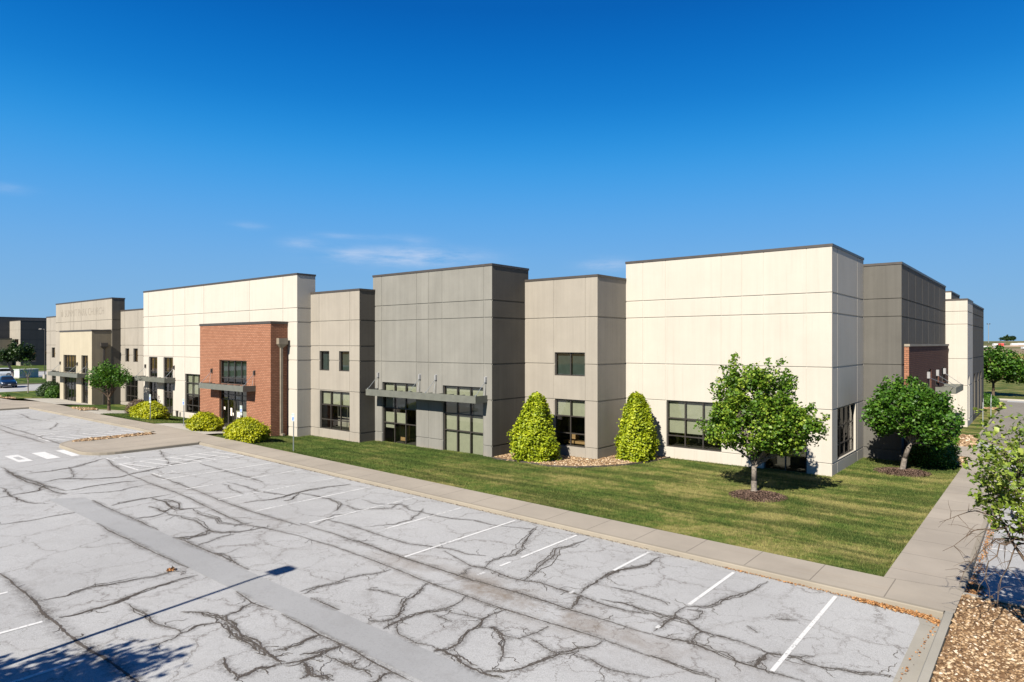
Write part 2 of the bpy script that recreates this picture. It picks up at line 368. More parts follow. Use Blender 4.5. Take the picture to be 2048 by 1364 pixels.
M['core'] = simple('shaded_inner_foliage', (.030, .042, .010), .95, .05, 0, .3)
M['bark'] = simple('grey_bark', (0.15, 0.13, 0.11), .95, .1, 0, .4, 12.)
M['bark_dark'] = simple('brown_bark', (.085, .062, .045), .95, .1, 0, .4, 12.)
# ------------------------------------------------------------------ grade
def lerp(a, b, t): return a + (b - a) * t
def interp(x, xs, ys):
    return float(np.interp(x, xs, ys))
def lotz(x): return -6.80 - .0148 * min(max(x, -50.), 2.)
WX = [-100, -90, -76.4, -76.3, -68.2, -68.1, -54, -53.8, -43.2, -43.1, -42, -36.4, -36.2, -25.6, -25.5, -20.3, -20.2, -8.5]
WY = [28, 27, 25.4, 28, 28, 27.03, 27.03, 25.7, 25.7, 27.03, 28.16, 28.16, 29.48, 29.48, 32.65, 32.65, 35.95, 35.95]
def grade(x, y):
    L = lotz(x)
    if y <= 21.1 or x < -92: return L
    zb = interp(x, [-92, -84, -76, -66, -50, -20, -8.5, -3.6, 5], [-6.06, -6.42, -6.50, -6.66, -6.72, -6.73, -6.71, -6.745, -6.80])
    t = min(1., (y - 21.1) / 6.2); t = t * t * (3 - 2 * t)
    return lerp(L, zb, t)
grade_v = np.vectorize(grade)
def sheet(name, pts, off, mat, step=2.0, kind='structure', parent=None, flat=None):
    """a polygon (plan points) draped over the grade, off metres above it"""
    bm = bmesh.new(); vs = [bm.verts.new((x, y, 0)) for x, y in pts]; bm.faces.new(vs)
    xs = [p[0] for p in pts]; ys = [p[1] for p in pts]
    def cut(ax, k):
        no = (1, 0, 0) if ax == 0 else (0, 1, 0); co = (k, 0, 0) if ax == 0 else (0, k, 0)
        bmesh.ops.bisect_plane(bm, geom=bm.verts[:] + bm.edges[:] + bm.faces[:], plane_co=co, plane_no=no)
    if step:
        k = math.ceil((max(min(xs), -102) + .01) / step) * step
        while k < min(max(xs), 6): cut(0, k); k += step
        k = math.ceil((max(min(ys), 20) + .01) / 1.0) * 1.0
        while k < min(max(ys), 36): cut(1, k); k += 1.0
    else:
        for k in (-50., 2.):
            if min(xs) < k < max(xs): cut(0, k)
    for v in bm.verts: v.co.z = (grade(v.co.x, v.co.y) if flat is None else flat) + off
    bmesh.ops.recalc_face_normals(bm, faces=bm.faces[:])
    for f in bm.faces:
        if f.normal.z < 0: f.normal_flip()
    me = bpy.data.meshes.new(name); bm.to_mesh(me); bm.free(); me.materials.append(mat)
    o = bpy.data.objects.new(name, me); link(o, parent)
    if kind: o['kind'] = kind
    return o
def densify(pts, d=1.0, closed=False):
    out = []
    n = len(pts); rngn = n if closed else n - 1
    for i in range(rngn):
        a = Vector(pts[i]); b = Vector(pts[(i + 1) % n]); k = max(1, int((b - a).length / d))
        for j in range(k): out.append(tuple(a.lerp(b, j / k)))
    if not closed: out.append(tuple(pts[-1]))
    return out
def kerb(name, pts, w, h, mat, base=-.12, closed=False, side=1):
    """kerb standing along a line of plan points; grows w to the left (side=1) of the line"""
    P = densify(pts, .8, closed); n = len(P); mb = MB(); pr = []
    for i in range(n):
        a = Vector(P[i - 1] if (i > 0 or closed) else P[0]); b = Vector(P[(i + 1) % n] if (i < n - 1 or closed) else P[-1])
        t = (b - a).normalized(); nn = Vector((-t.y, t.x)) * side; p = Vector(P[i]); z = grade(p.x, min(p.y, 21.1) if p.x < -3.7 and p.y < 24 else p.y)
        q = p + nn * w
        c = .025
        pr.append([(p.x, p.y, z + base), (p.x + nn.x * .012, p.y + nn.y * .012, z + h - c), (p.x + nn.x * (c + .012), p.y + nn.y * (c + .012), z + h), (q.x, q.y, z + h), (q.x, q.y, z + base)])
    for i in range(n if closed else n - 1):
        A = pr[i]; B = pr[(i + 1) % n]
        for k in range(4): mb.poly([A[k], B[k], B[k + 1], A[k + 1]] if side < 0 else [A[k], A[k + 1], B[k + 1], B[k]])
    if not closed: mb.poly(pr[0]); mb.poly(list(reversed(pr[-1])))
    return tag(mb.build(name, mat), kind='structure')
def arc(cx, cy, r, a0, a1, n=8): return [(cx + r * math.cos(R(lerp(a0, a1, i / n))), cy + r * math.sin(R(lerp(a0, a1, i / n)))) for i in range(n + 1)]

# land to the horizon
def land_z(x, y):
    r = math.hypot(x, y); z = min(grade(x, y), lotz(x)) - .10 if (-140 < x < 60 and -60 < y < 130) else (-6.17 if x < -50 else interp(x, [-50, 2], [-6.17, -6.95]))
    if r > 560: z = lerp(z, 3.2, (lambda t: t * t * (3 - 2 * t))(min(1, (r - 560) / 560.))) + 1.0 * math.sin(math.atan2(y, x) * 9) * min(1, (r - 560) / 500.)
    return z
mb = MB(); rad = [0, 4, 8, 12, 16, 20, 24, 28, 32, 37, 42, 48, 55, 63, 72, 82, 94, 108, 125, 150, 185, 230, 300, 400, 520, 600, 680, 760, 850, 950, 1050, 1150, 1400, 2000, 3500, 6000]
NA = 96; idx = {}
for i, r in enumerate(rad):
    for a in range(NA):
        x = r * math.cos(2 * math.pi * a / NA); y = r * math.sin(2 * math.pi * a / NA); idx[i, a] = len(mb.v); mb.v.append((x, y, land_z(x, y) - (.25 if r < 130 else 0)))
for i in range(len(rad) - 1):
    for a in range(NA):
        b = (a + 1) % NA; mb.f.append((idx[i, a], idx[i + 1, a], idx[i + 1, b], idx[i, b])); mb.m.append(0)
tag(mb.build('terrain', M['land'], smooth=True), kind='structure')

# main car park, peninsula cut by laying islands on top of it
sheet('car_park', [(-100, -45), (-2.44, -45), (-2.44, 19.32), (-100, 19.32)], 0, M['asphalt'], 0)
sheet('car_park_patch', [(-31.75, 8.90), (-4.6, 8.98), (-4.6, 10.00), (-13, 9.92), (-20, 9.93), (-30.9, 9.98)], .005, M['patch'], 0)
sheet('west_car_park', [(-118.5, -45), (-100, -45), (-100, 150), (-118.5, 150)], 0, M['asphalt_far'], 0)
sheet('west_road', [(-172, -60), (-142, -60), (-142, 160), (-172, 160)], 0, M['asphalt_far'], 0)
sheet('verge', [(-142, -60), (-118.5, -60), (-118.5, 160), (-142, 160)], .12, M['lawn'], 0)
kerb('verge_kerb', [(-118.5, 120), (-118.5, -40)], .2, .14, M['kerb'], side=-1)
kerb('road_kerb', [(-172, 120), (-172, -40)], .35, .15, M['kerb'], side=-1)
sheet('far_lawn', [(-260, -60), (-172.4, -60), (-172.4, 160), (-260, 160)], .14, M['lawn'], 0)
sheet('far_path', [(-216, 46.0), (-172.5, 30.0), (-172.5, 32.5), (-216, 48.5)], .16, M['walk'], 0)
# footpath along the facade
S = .15
sheet('sidewalk', [(-73.5, 19.48), (-47.3, 19.48), (-40.7, 19.48), (-1.82, 19.48), (-1.80, 21.42), (-1.93, 21.42), (-3.65, 21.14), (-62.0, 21.14), (-66, 21.5), (-72, 21.9), (-73.5, 22.0)], S, M['walk'])
sheet('west_sidewalk', [(-100, 19.48), (-73.5, 19.48), (-73.5, 22.0), (-80.5, 22.0), (-84.5, 20.6), (-100, 20.4)], S, M['walk'])
kerb('kerb', [(-100, 19.32), (-84.5, 19.32)], .165, .152, M['kerb'])
kerb('kerb', [(-74.2, 19.32), (-47.5, 19.32)], .165, .152, M['kerb'])
kerb('kerb', [(-40.6, 19.32), (-2.04, 19.32)], .165, .152, M['kerb'])
# peninsula with its strip of stones
pen = [(-40.62, 19.32)] + [(-40.62, 15.2)] + arc(-42.3, 15.0, 1.68, 0, -90, 7) + [(-44.6, 13.32)] + arc(-45.0, 15.6, 2.3, -90, -180, 8) + [(-47.3, 19.32)]
kerb('peninsula_kerb', pen, .17, .155, M['kerb'], side=-1)
sheet('peninsula', [(-40.79, 19.48)] + [(-40.79, 15.2)] + arc(-42.3, 15.0, 1.51, 0, -90, 7) + [(-44.6, 13.49)] + arc(-45.0, 15.6, 2.13, -90, -180, 8) + [(-47.13, 19.48)], S, M['walk'])
strip = [(-46.95, 19.0), (-46.95, 15.3), (-46.7, 14.5), (-46.2, 14.2), (-45.95, 14.9), (-46.0, 19.0)]
sheet('stone_strip', strip, S + .006, M['bed'], 1)
pen2 = [(-74.1, 19.32), (-74.1, 15)] + arc(-75.6, 15, 1.5, 0, -90, 5) + [(-82.8, 13.5)] + arc(-82.8, 15, 1.5, -90, -180, 5) + [(-84.3, 19.32)]
kerb('peninsula_kerb', pen2, .17, .155, M['kerb'], side=-1)
sheet('peninsula', [(-74.27, 19.48), (-74.27, 15)] + arc(-75.6, 15, 1.33, 0, -90, 5) + [(-82.8, 13.67)] + arc(-82.8, 15, 1.33, -90, -180, 5) + [(-84.13, 19.48)], S, M['walk'])
# east side: walk, kerb, lot and road
sheet('east_walk', [(-3.65, 21.15), (-1.93, 21.43), (-1.93, 51), (-3.65, 51)], S + .001, M['walk2'])
kerb('east_kerb', [(-1.78, 21.35), (-1.78, 50.0)] + arc(-3.2, 51.5, 2.0, -20, 40, 5)[1:] + [(-3.9, 57.0), (-3.9, 80)], .15, .153, M['kerb'])
sheet('east_car_park', [(-1.78, 21.4), (60, 21.4), (60, 105), (-3.9, 105), (-3.9, 50), (-1.78, 50)], -.002, M['asphalt_far'], 0)
sheet('drive', [(-3.9, 57), (-1.4, 53.5), (9, 53.5), (9, 96), (-3.9, 96)], .004, M['road'], 0)
sheet('cross_road', [(-60, 92.5), (60, 92.5), (60, 98.8), (-60, 98.8)], .009, M['road'], 0)
kerb('cross_road_kerb', [(-60, 98.8), (60, 98.8)], .45, .14, M['pad'])
sheet('north_lawn', [(-90, 99.3), (70, 99.3), (90, 160), (-110, 160)], .10, M['lawn'], 0)
kerb('corner_kerb', [(-2.04, 19.485), (-2.04, 19.3), (-2.06, -20)], .20, .155, M['kerb2'])
sheet('gutter', [(-2.44, -20), (-2.05, -20), (-2.04, 19.28), (-2.44, 18.75)], .006, M['kerb2'])
sheet('gutter', [(-2.6, 19.3), (-2.44, 18.6), (-2.05, 18.6), (-2.05, 19.3)], .010, M['kerb2'])
kerb('lot_end_kerb', [(-1.80, 21.32), (60, 21.32)], .17, .15, M['kerb2'], side=-1)
sheet('stone_bed', [(-1.86, -20), (22, -20), (22, 21.16), (-1.81, 21.16)], S - .03, M['bed'])
# lawns
front_lawn = [(-62.0, 21.15), (-54.2, 21.15), (-51.4, 21.15), (-51.4, 25.6), (-53.9, 25.6), (-53.9, 26.9), (-62.0, 26.9), (-62.5, 24.5)]
sheet('lawn', front_lawn, S + .02, M['lawn'], 1.0)
LAWN = [(-43.6, 21.15), (-3.66, 21.15), (-3.66, 43.3), (-5.2, 43.3), (-6.3, 44.0), (-6.5, 43.4), (-8.6, 43.4), (-8.6, 36.2), (-20.4, 36.2), (-20.4, 33.0), (-25.8, 33.0), (-25.8, 29.7), (-36.5, 29.7), (-36.5, 28.4), (-42.2, 28.4), (-42.2, 27.2), (-43.1, 27.2), (-43.1, 24.8), (-43.6, 24.5)]
sheet('lawn', LAWN, .03, M['lawn'], 1.0)
sheet('lawn', [(-73.3, 22.1), (-70, 21.9), (-68.4, 21.7), (-68.4, 27.9), (-76.2, 27.9), (-76.2, 25.0), (-74.5, 23.4)], .02 + .13, M['lawn'], 1.0)
sheet('lawn', [(-96.5, 20.5), (-90, 20.5), (-86.5, 21.3), (-86.5, 24.6), (-90, 26.5), (-95, 27.5), (-95, 60), (-99.9, 60), (-99.9, 20.5)], .15, M['lawn'], 1.0)
sheet('entry_pad', [(-51.4, 21.15), (-43.6, 21.15), (-43.6, 25.9), (-51.4, 25.9)], S + .002, M['pad'])
sheet('entry_pad', [(-68.4, 21.15), (-62.0, 21.15), (-62.0, 27.2), (-68.4, 27.2)], S + .003, M['pad'])
sheet('entry_pad', [(-86.3, 22.02), (-76.2, 22.02), (-76.2, 25.5), (-86.3, 25.5)], S + .002, M['pad'])
sheet('stone_bed', [(-70.5, 21.6), (-66.5, 21.2), (-66.5, 22.5), (-69, 23.3)], S + .04, M['bed'], 1)
sheet('stone_bed', [(-96, 20.55), (-87.5, 20.8), (-86.4, 21.5), (-90, 21.7), (-96, 21.2)], S + .04, M['bed'], 1)
BED = [(-25.5, 29.4), (-24.95, 29.12), (-22.9, 29.3), (-21.25, 29.2), (-19.9, 29.85), (-19.0, 30.75), (-18.3, 31.85), (-17.8, 33.1), (-17.45, 34.3), (-17.3, 35.9), (-20.3, 35.9), (-20.3, 32.6), (-25.5, 32.6)]
sheet('stone_bed', BED, .055, M['bed'], 1)
ED = MB(); E = densify(BED[:10], .4)
for a, b in zip(E, E[1:]):
    za = grade(*a); zb_ = grade(*b); d = Vector((b[0] - a[0], b[1] - a[1])).normalized() * .02
    for s0, s1 in ((-1, 1),):
        A0 = (a[0] + d.y, a[1] - d.x); A1 = (a[0] - d.y, a[1] + d.x); B0 = (b[0] + d.y, b[1] - d.x); B1 = (b[0] - d.y, b[1] + d.x)
        ED.poly([(*A0, za), (*B0, zb_), (*B0, zb_ + .12), (*A0, za + .12)]); ED.poly([(*A0, za + .12), (*B0, zb_ + .12), (*B1, zb_ + .12), (*A1, za + .12)]); ED.poly([(*A1, za + .12), (*B1, zb_ + .12), (*B1, zb_), (*A1, za)])
tag(ED.build('bed_edging', M['darkmetal']), 'thin black metal edging curved round the stone bed of the two cone shrubs', 'edging')
sheet('stone_bed', [(-5.4, 43.2), (-3.66, 43.2), (-3.66, 46.8), (-6.2, 46.8), (-6.2, 44.2)], .09, M['bed'], 1)
sheet('side_path', [(-6.3, 46.82), (-3.66, 46.82), (-3.66, 51.4), (-6.3, 51.4)], .14, M['walk2'], 1)
sheet('stone_bed', [(-6.2, 51.45), (-3.7, 51.45), (-3.95, 58.4), (-6.2, 58.4)], .09, M['bed'], 1)
sheet('lawn', [(-6.2, 58.42), (-4.05, 58.42), (-4.05, 81.5), (-4.6, 82.5), (-5.2, 82.5), (-5.2, 63.7), (-6.2, 63.7)], .12, M['lawn'], 2)
sheet('stone_bed', [(-9, 82.5), (-4.4, 82.5), (-3.9, 90), (-9, 90)], .09, M['bed'], 2)
# lines painted on the car park
def line(x0, y0, x1, y1, w, mat, zo=.009):
    d = Vector((x1 - x0, y1 - y0)).normalized(); n = Vector((-d.y, d.x)) * w / 2
    P = [(x0 + n.x, y0 + n.y), (x0 - n.x, y0 - n.y), (x1 - n.x, y1 - n.y), (x1 + n.x, y1 + n.y)]
    LM[mat].poly([(px, py, lotz(px) + zo) for px, py in P])
LM = {'paint': MB(), 'paint_worn': MB()}
STALL = [(-4.43, 13.9, 0), (-7.18, 16.0, 0), (-9.93, 16.9, 0), (-12.68, 16.0, 0), (-15.43, 13.7, 0), (-18.18, 15.2, 1), (-20.80, 13.9, 1), (-23.75, 13.4, 1), (-26.5, 13.4, 1), (-29.38, 13.4, 1), (-32.05, 13.5, 0)]
for x_, a_, b_ in ((-12.68, 15.0, 15.5), (-12.68, 14.0, 14.3), (-9.93, 14.6, 14.85), (-7.18, 14.2, 14.35)): line(x_, a_, x_, b_, .09, 'paint_worn')
for x, y0, w in STALL: line(x, y0, x, 19.1, .095, 'paint_worn' if w else 'paint')
for x0, x1 in ((-37.55, -35.1), (-50.6, -48.4)):
    line(x0, 13.7, x1, 13.7, .10, 'paint'); line(x0, 13.7, x0, 19.15, .10, 'paint'); line(x1, 13.7, x1, 19.15, .10, 'paint')
    for k in range(7): line(x0, 13.9 + k * .78, x1, 14.55 + k * .78, .10, 'paint')
for k in range(8): line(-53.3 - 2.75 * k, 13.8, -53.3 - 2.75 * k, 19.1, .10, 'paint_worn')
for k in range(13): line(-16.0 - 2.75 * k + .4, -.5, -16.0 - 2.75 * k + .4, 5.05, .11, 'paint' if k < 4 else 'paint_worn')
for y in (10.75, 12.0, 13.05):
    line(-44.35, y, -41.7, y, .62 if y < 13 else .40, 'paint')
    if y < 13:
        pass
for cx, cy in ((-33.4, 14.2), (-39.2, 14.2), (-52.0, 14.4)):            # worn wheelchair marks
    line(cx, cy, cx, cy + .9, .10, 'paint_worn'); line(cx - .35, cy + .15, cx + .05, cy - .25, .10, 'paint_worn'); line(cx - .4, cy + .5, cx + .4, cy + .5, .10, 'paint_worn'); line(cx - .5, cy - .35, cx + .55, cy - .35, .10, 'paint_worn')
for k in range(9): 
    y = 24.0 + 3.0 * k if k < 9 else 0
    line(-1.5, y, 4.4, y, .10, 'paint', .011)
for k, mb in LM.items(): tag(mb.build('parking_lines', M[k]), kind='structure')
sheet('crosswalk_wear', [(-43.6, 10.62), (-42.5, 10.62), (-42.5, 10.9), (-43.6, 10.9)], .013, M['asphalt_far'], 0)
# cracks
CRACKS=[[3,-14.95,14.9,-14.02,14.63,-13.34,14.43,-12.93,14.59,-12.44,14.55,-11.92,14.46,-11.46,14.51,-11.02,14.72,-10.4,14.67,-9.65,14.7,-8.94,14.57,-8.26,14.6,-7.7,14.8],
[2,-14.31,19.01,-13.99,18.19,-13.53,17.31,-13.17,16.68,-13.02,16.14,-13.19,15.67,-13.17,15.17,-12.93,14.59],
[3,-12.14,19.03,-12.16,17.92,-12.39,17.48,-12.04,16.79,-11.92,16.27,-11.75,15.62,-11.56,15.04,-11.42,14.54],
[3,-9.4,18.16,-9.68,17.42,-9.88,16.77,-9.89,16.13,-9.87,15.46,-9.71,14.8],
[4,-9.65,14.7,-9.46,14.26,-9.32,13.81],
[1,-13.24,14.32,-13.06,13.91,-13.12,13.68],
[1,-13.6,15.42,-14.15,15.15,-14.91,15.16,-15.36,14.99,-16.28,14.65,-17.45,14.62,-18.89,14.67,-19.87,14.67,-20.66,14.57],
[2,-25.13,16.32,-24.06,16.45,-23.14,16.48,-22.14,16.25,-21.58,15.69,-21.52,15.4],
[1,-22.14,16.25,-21.04,16.17,-20.64,16.69,-20.2,17.27,-20.51,18.08],
[1.5,-25.26,16.41,-25.13,17.63,-24.85,18.81],
[1,-20.42,13.89,-21.06,15.15,-20.78,15.73,-20.79,16.22],
[1,-19.29,18.08,-18.83,17.46,-18.36,16.6,-18.36,15.86,-18.93,14.92],
[1,-22.2,17.33,-21.44,17.25,-20.3,17.89,-19.5,17.54,-19.01,17.64,-17.44,17.73,-16.32,18.11,-14.01,18.71],
[2,-19.68,12.78,-17.26,12.87,-14.98,12.81,-13.35,12.7,-11.97,12.69,-10.56,12.68,-9.16,12.78,-7.81,12.88,-6.64,12.83],
[3,-21.02,13.65,-19.06,13.71,-17.22,13.71,-15.43,13.61,-13.82,13.63,-12.59,13.62,-11.82,13.69,-10.57,13.75,-9.26,13.73,-8.27,13.79,-7.14,13.79],
[3,-13.3,12.65,-13.06,12.05,-12.87,11.46,-12.61,11.12,-12.29,10.72,-12.31,10.32,-12.62,10.05],
[3,-11.9,12.74,-11.71,12.03,-11.81,11.53,-11.98,11.11,-12.07,10.64,-12.03,10.18,-11.98,9.99],
[1,-14.26,11.25,-14.01,11.39,-13.71,11.49,-13.04,11.61],
[1.5,-15.41,10.01,-15.38,10.52,-15.28,11.45,-15,12.13,-14.9,12.68],
[3,-10.53,12.71,-10.62,12.22,-10.64,11.88,-10.42,11.45,-10.33,10.95,-10.16,10.54,-10.19,10.2,-10.3,9.95],
[1,-10.64,11.88,-11.03,11.81,-11.48,11.68,-11.79,11.68],
[3,-10.39,11.48,-10.15,11.75,-9.82,11.61,-9.46,11.36,-9.18,10.96,-8.94,10.57],
[1.5,-10.15,11.75,-9.62,11.55,-9.3,11.66,-9.19,12.15,-9.2,12.62],
[3,-7.79,12.84,-7.81,12.45,-8.07,12.02,-8.21,11.58,-8.31,11.11,-8.41,10.65,-8.59,10.31,-8.91,10.04],
[4,-10.5,10.14,-10.1,10.12,-9.65,10.06,-9.23,9.99,-8.86,9.99,-8.42,10.11],
[1.5,-12.02,10.44,-11.51,10.04,-11.02,10.02,-10.5,10.14],
[1.5,-9.15,11.84,-8.67,11.71,-8.26,11.65],
[1,-7.94,11.82,-7.07,11.79,-6.24,12.05],
[1,-11.73,11.33,-11.36,11.32,-11.07,11.32],
[2,-12.92,8.39,-12.89,8.86],
[2.5,-12.37,8.03,-12.17,8.4,-12.03,8.83],
[2,-12.17,7.91,-11.79,7.86,-11.52,7.72,-11.5,7.47],
[2,-11.95,8.38,-11.35,8.42,-10.8,8.52,-10.48,8.43],
[3,-10.33,8.83,-10.3,8.41,-10.27,8.18],
[3,-9.45,18.89,-9.43,18.08,-9.72,17.24,-9.85,16.57,-9.86,16.03],
[2.5,-6.19,19.03,-6.34,17.83,-6.54,17.35,-6.67,16.63,-6.86,16.11,-7.2,15.82],
[3,-9.11,14.82,-8.44,14.96,-7.8,14.95,-7.16,14.97,-6.74,15.01,-6.28,14.74,-5.69,14.78,-5.26,14.77,-4.77,14.66],
[2.5,-7.2,15.82,-7.13,15,-7.11,14.39,-7.16,13.98],
[2,-4.77,14.66,-4.39,14.83,-3.95,15.15],
[4,-4.77,14.66,-4.77,14.11,-4.78,13.82],
[2,-4.39,14.83,-4.02,14.75,-3.54,14.83,-3.09,14.99,-2.55,15.31],
[2.5,-2.53,15.19,-2.5,15.58,-2.46,16.09,-2.48,16.67],
[1,-9.34,15.72,-8.66,15.82,-7.99,15.79,-7.55,15.58],
[1,-6.28,14.74,-6.28,14.17,-6.25,13.92],
[3,-7.32,13.78,-6.73,13.89,-5.97,14,-5.35,13.91,-4.79,13.86,-4.43,13.84,-3.79,13.9],
[2,-6.65,12.9,-6.44,12.88,-5.85,12.86,-5.13,12.88],
[0.7,-5.2,16.6,-4.75,16.85],
[0.7,-5.6,15.74,-5.27,15.49],
[1,-7.1,15.7,-6.76,15.85,-6.65,15.41,-6.78,15.1],
[5,-41.01,9.48,-38.11,9.33,-35.93,9.31,-34.21,9.49,-32.74,9.51,-32.09,9.69],
[3,-39.82,9.41,-36.82,9.47,-34.59,9.59,-32.83,9.85],
[3,-33.4,7.72,-33.59,8.34,-33.63,9.14,-34.59,9.59],
[2.5,-38.16,9.82,-37.97,10.81,-38.2,11.76,-39.01,12.87,-39.75,13.85],
[2.5,-35.38,9.81,-35.69,10.5,-34.49,11.59,-34.09,12.47,-34.57,13.64],
[3,-32.83,9.85,-32.95,11.07,-32.92,12.04,-32.56,12.85],
[2,-35.6,8.23,-34.2,8.2,-32.56,8.09,-31.82,8.19,-30.81,8.72],
[1.5,-31.93,9.83,-31.33,10.79,-31.13,11.38,-31.54,12.81],
[1,-38.56,11.72,-36.97,11.45,-35.65,11.05,-35.63,10.56],
[3,-28.61,10.15,-28.93,10.96,-28.91,11.74,-28.9,12.56],
[4,-28.91,11.74,-27.92,11.86,-26.53,11.66,-26.08,11.72,-25.65,12.44],
[3,-28.21,11.98,-27.24,12.1,-26.08,11.72],
[3,-27.53,11.11,-26.18,11.12,-26.63,11.57],
[2,-25.99,10.02,-25.85,10.61,-26.13,11.17],
[3,-26.13,11.17,-25.1,11.28,-24.32,11.35,-23.44,11.25,-22.65,11.11,-21.68,11.7,-21.45,12.73],
[3,-22.65,11.11,-22.2,10.71,-22.48,10.21,-22.59,9.87],
[2,-25.74,12.02,-24.35,11.94,-23.11,11.83,-22.5,12.08,-22.4,12.61],
[2.5,-34.42,12.96,-34.57,13.64,-34.89,14.49,-35.59,16.34,-36.3,18.48],
[2,-39.75,13.85,-37.44,13.37,-34.63,13.04],
[2,-34.42,12.96,-29.53,12.83,-25.91,12.57,-22.27,12.28,-19.7,12.79],
[2.5,-33.85,13.74,-29.64,13.61,-26.19,13.41,-23.48,13.36,-20.76,13.48],
[1,-40.4,16.97,-37.43,15.99,-35.55,15.1],
[1.5,-34.67,16.54,-32.13,16.44,-29.7,16.46,-28.15,16.36],
[1.5,-29.35,15.27,-27.5,15.32,-26.21,15.39,-24.91,15.73],
[1.5,-29.19,14.94,-27.95,14.69,-26.62,14.6],
[2,-25.27,13.86,-24.91,14.94,-25.18,16.31,-24.92,18.8],
[2,-25.18,16.31,-24.34,15.45,-24.35,15.06],
[1,-69.15,17.42,-63.79,16.75,-61.64,16.98],
[1,-59.48,17.28,-54.99,15.66,-55.19,14.9],
[1.5,-60.86,14.06,-55.57,14,-49.96,13.76,-46.08,13.74],
[1.5,-57.81,13.36,-51.74,13.31,-47.96,13.3],
[1,-31.55,8.99,-29.34,9.15,-28.55,8.85,-28.62,8.15,-28.67,6.62],
[7,-22.91,5.29,-21.35,5.3,-19.94,5.31,-18.79,5.21,-18.03,5.24,-17.12,5.2,-16.33,5.22,-15.41,5.31,-14.6,5.34,-13.85,5.37,-13.43,5.39],
[2.5,-19.81,5.42,-19.68,5.98,-19.83,6.62,-19.65,7.27,-19.42,7.98,-19.48,8.46,-19.15,8.75],
[4,-18.32,5.36,-18.23,5.83,-18.24,6.36,-18.44,6.9,-18.64,7.65,-18.67,8.11,-18.63,8.84],
[2.5,-18.15,6.72,-17.25,6.8,-16.68,6.77,-15.96,6.78,-15.3,6.87],
[2,-15.3,6.87,-15.39,7.27,-15.21,7.79],
[5,-16.48,7.4,-16.05,7.7,-15.43,7.85,-15,7.84,-14.39,7.77,-13.68,7.71,-13.02,7.65,-12.52,7.58,-12.31,7.57],
[3,-15.4,7.88,-15.46,8.35,-15.73,8.81],
[4,-12.31,7.57,-12.1,8.04,-12.08,8.45,-12.04,8.9],
[3,-12.98,7.78,-12.8,8.25,-12.86,8.86],
[5,-12.31,7.57,-12.51,7.12,-12.47,6.8,-12.38,6.62],
[2,-15.09,7.77,-14.35,7.58,-13.83,7.58,-13.33,7.59],
[3,-13.49,6.94,-12.96,6.74,-12.52,6.76],
[2.5,-12.02,7.91,-11.58,7.74,-11.23,7.86,-10.94,7.85],
[1.5,-15.3,6.87,-15.16,6.66,-15.13,6.14],
[2,-31.39,9,-28.68,8.94,-25.67,8.89,-24.5,8.85,-22.56,8.85,-21.02,8.88,-19.15,8.94,-17.32,8.96,-15.73,8.81,-14.77,8.94,-12.86,8.86,-11.8,8.9,-10.41,8.83,-9.69,8.83],
[2,-30.23,10.03,-28.28,9.97,-25.38,10.01,-22.98,9.93,-21.23,10.02,-19.66,10.07,-17.41,9.91,-15.1,9.94,-13.17,9.93,-12.17,9.92,-10.24,9.92],
[3,-22.58,10.03,-22.14,10.17,-22.52,10.86],
[1.5,-21.23,10.02,-21.57,10.92,-21.55,11.45],
[1.5,-20.17,10.05,-19.51,10.2,-18.67,9.92],
[1.5,-15.2,10,-15.34,10.51,-15.1,11.39]]

def frac(pts, lev, amp):
    for _ in range(lev):
        out = [pts[0]]
        for a, b in zip(pts, pts[1:]):
            d = b - a; n = np.array([-d[1], d[0]]); out.append((a + b) / 2 + n * rng.normal(0, amp)); out.append(b)
        pts = out; 
    return np.array(pts)
def ribbon(V, F, A, pts, w, zo, taper=True, jag=.45):
    n = len(pts); b = len(V)
    for i in range(n):
        a = pts[max(0, i - 1)]; c = pts[min(n - 1, i + 1)]; d = c - a; L = np.hypot(*d) + 1e-6; nn = np.array([-d[1], d[0]]) / L
        t = min(1, 3.5 * min(i, n - 1 - i) / n + .35) if taper else 1
        ww = w * t * (1 + jag * rng.uniform(-1, 1)); z = lotz(pts[i][0]) + zo
        for s, al in ((-1, 0.), (0, 1.), (1, 0.)):
            V.append((pts[i][0] + nn[0] * s * ww, pts[i][1] + nn[1] * s * ww, z)); A.append(al)
    for i in range(n - 1):
        for s in (0, 1): F.append((b + 3 * i + s, b + 3 * i + s + 1, b + 3 * i + 4 + s, b + 3 * i + 3 + s))
cv, cf, ca = [], [], []; hv, hf, ha = [], [], []
ok = lambda q: (q[1] < 19.2 and q[0] < -2.5 and not (8.93 < q[1] < 9.95 and -31.6 < q[0] < -4.7))
def put(p, w, zo=.007, halo=True):
    run = []
    for q in list(p) + [None]:
        if q is not None and ok(q): run.append(q)
        else:
            if len(run) > 2:
                r = np.array(run); ribbon(cv, cf, ca, r, w, zo)
                if halo: ribbon(hv, hf, ha, r, w * 5.0 + .07, .0055, True, .3)
            run = []
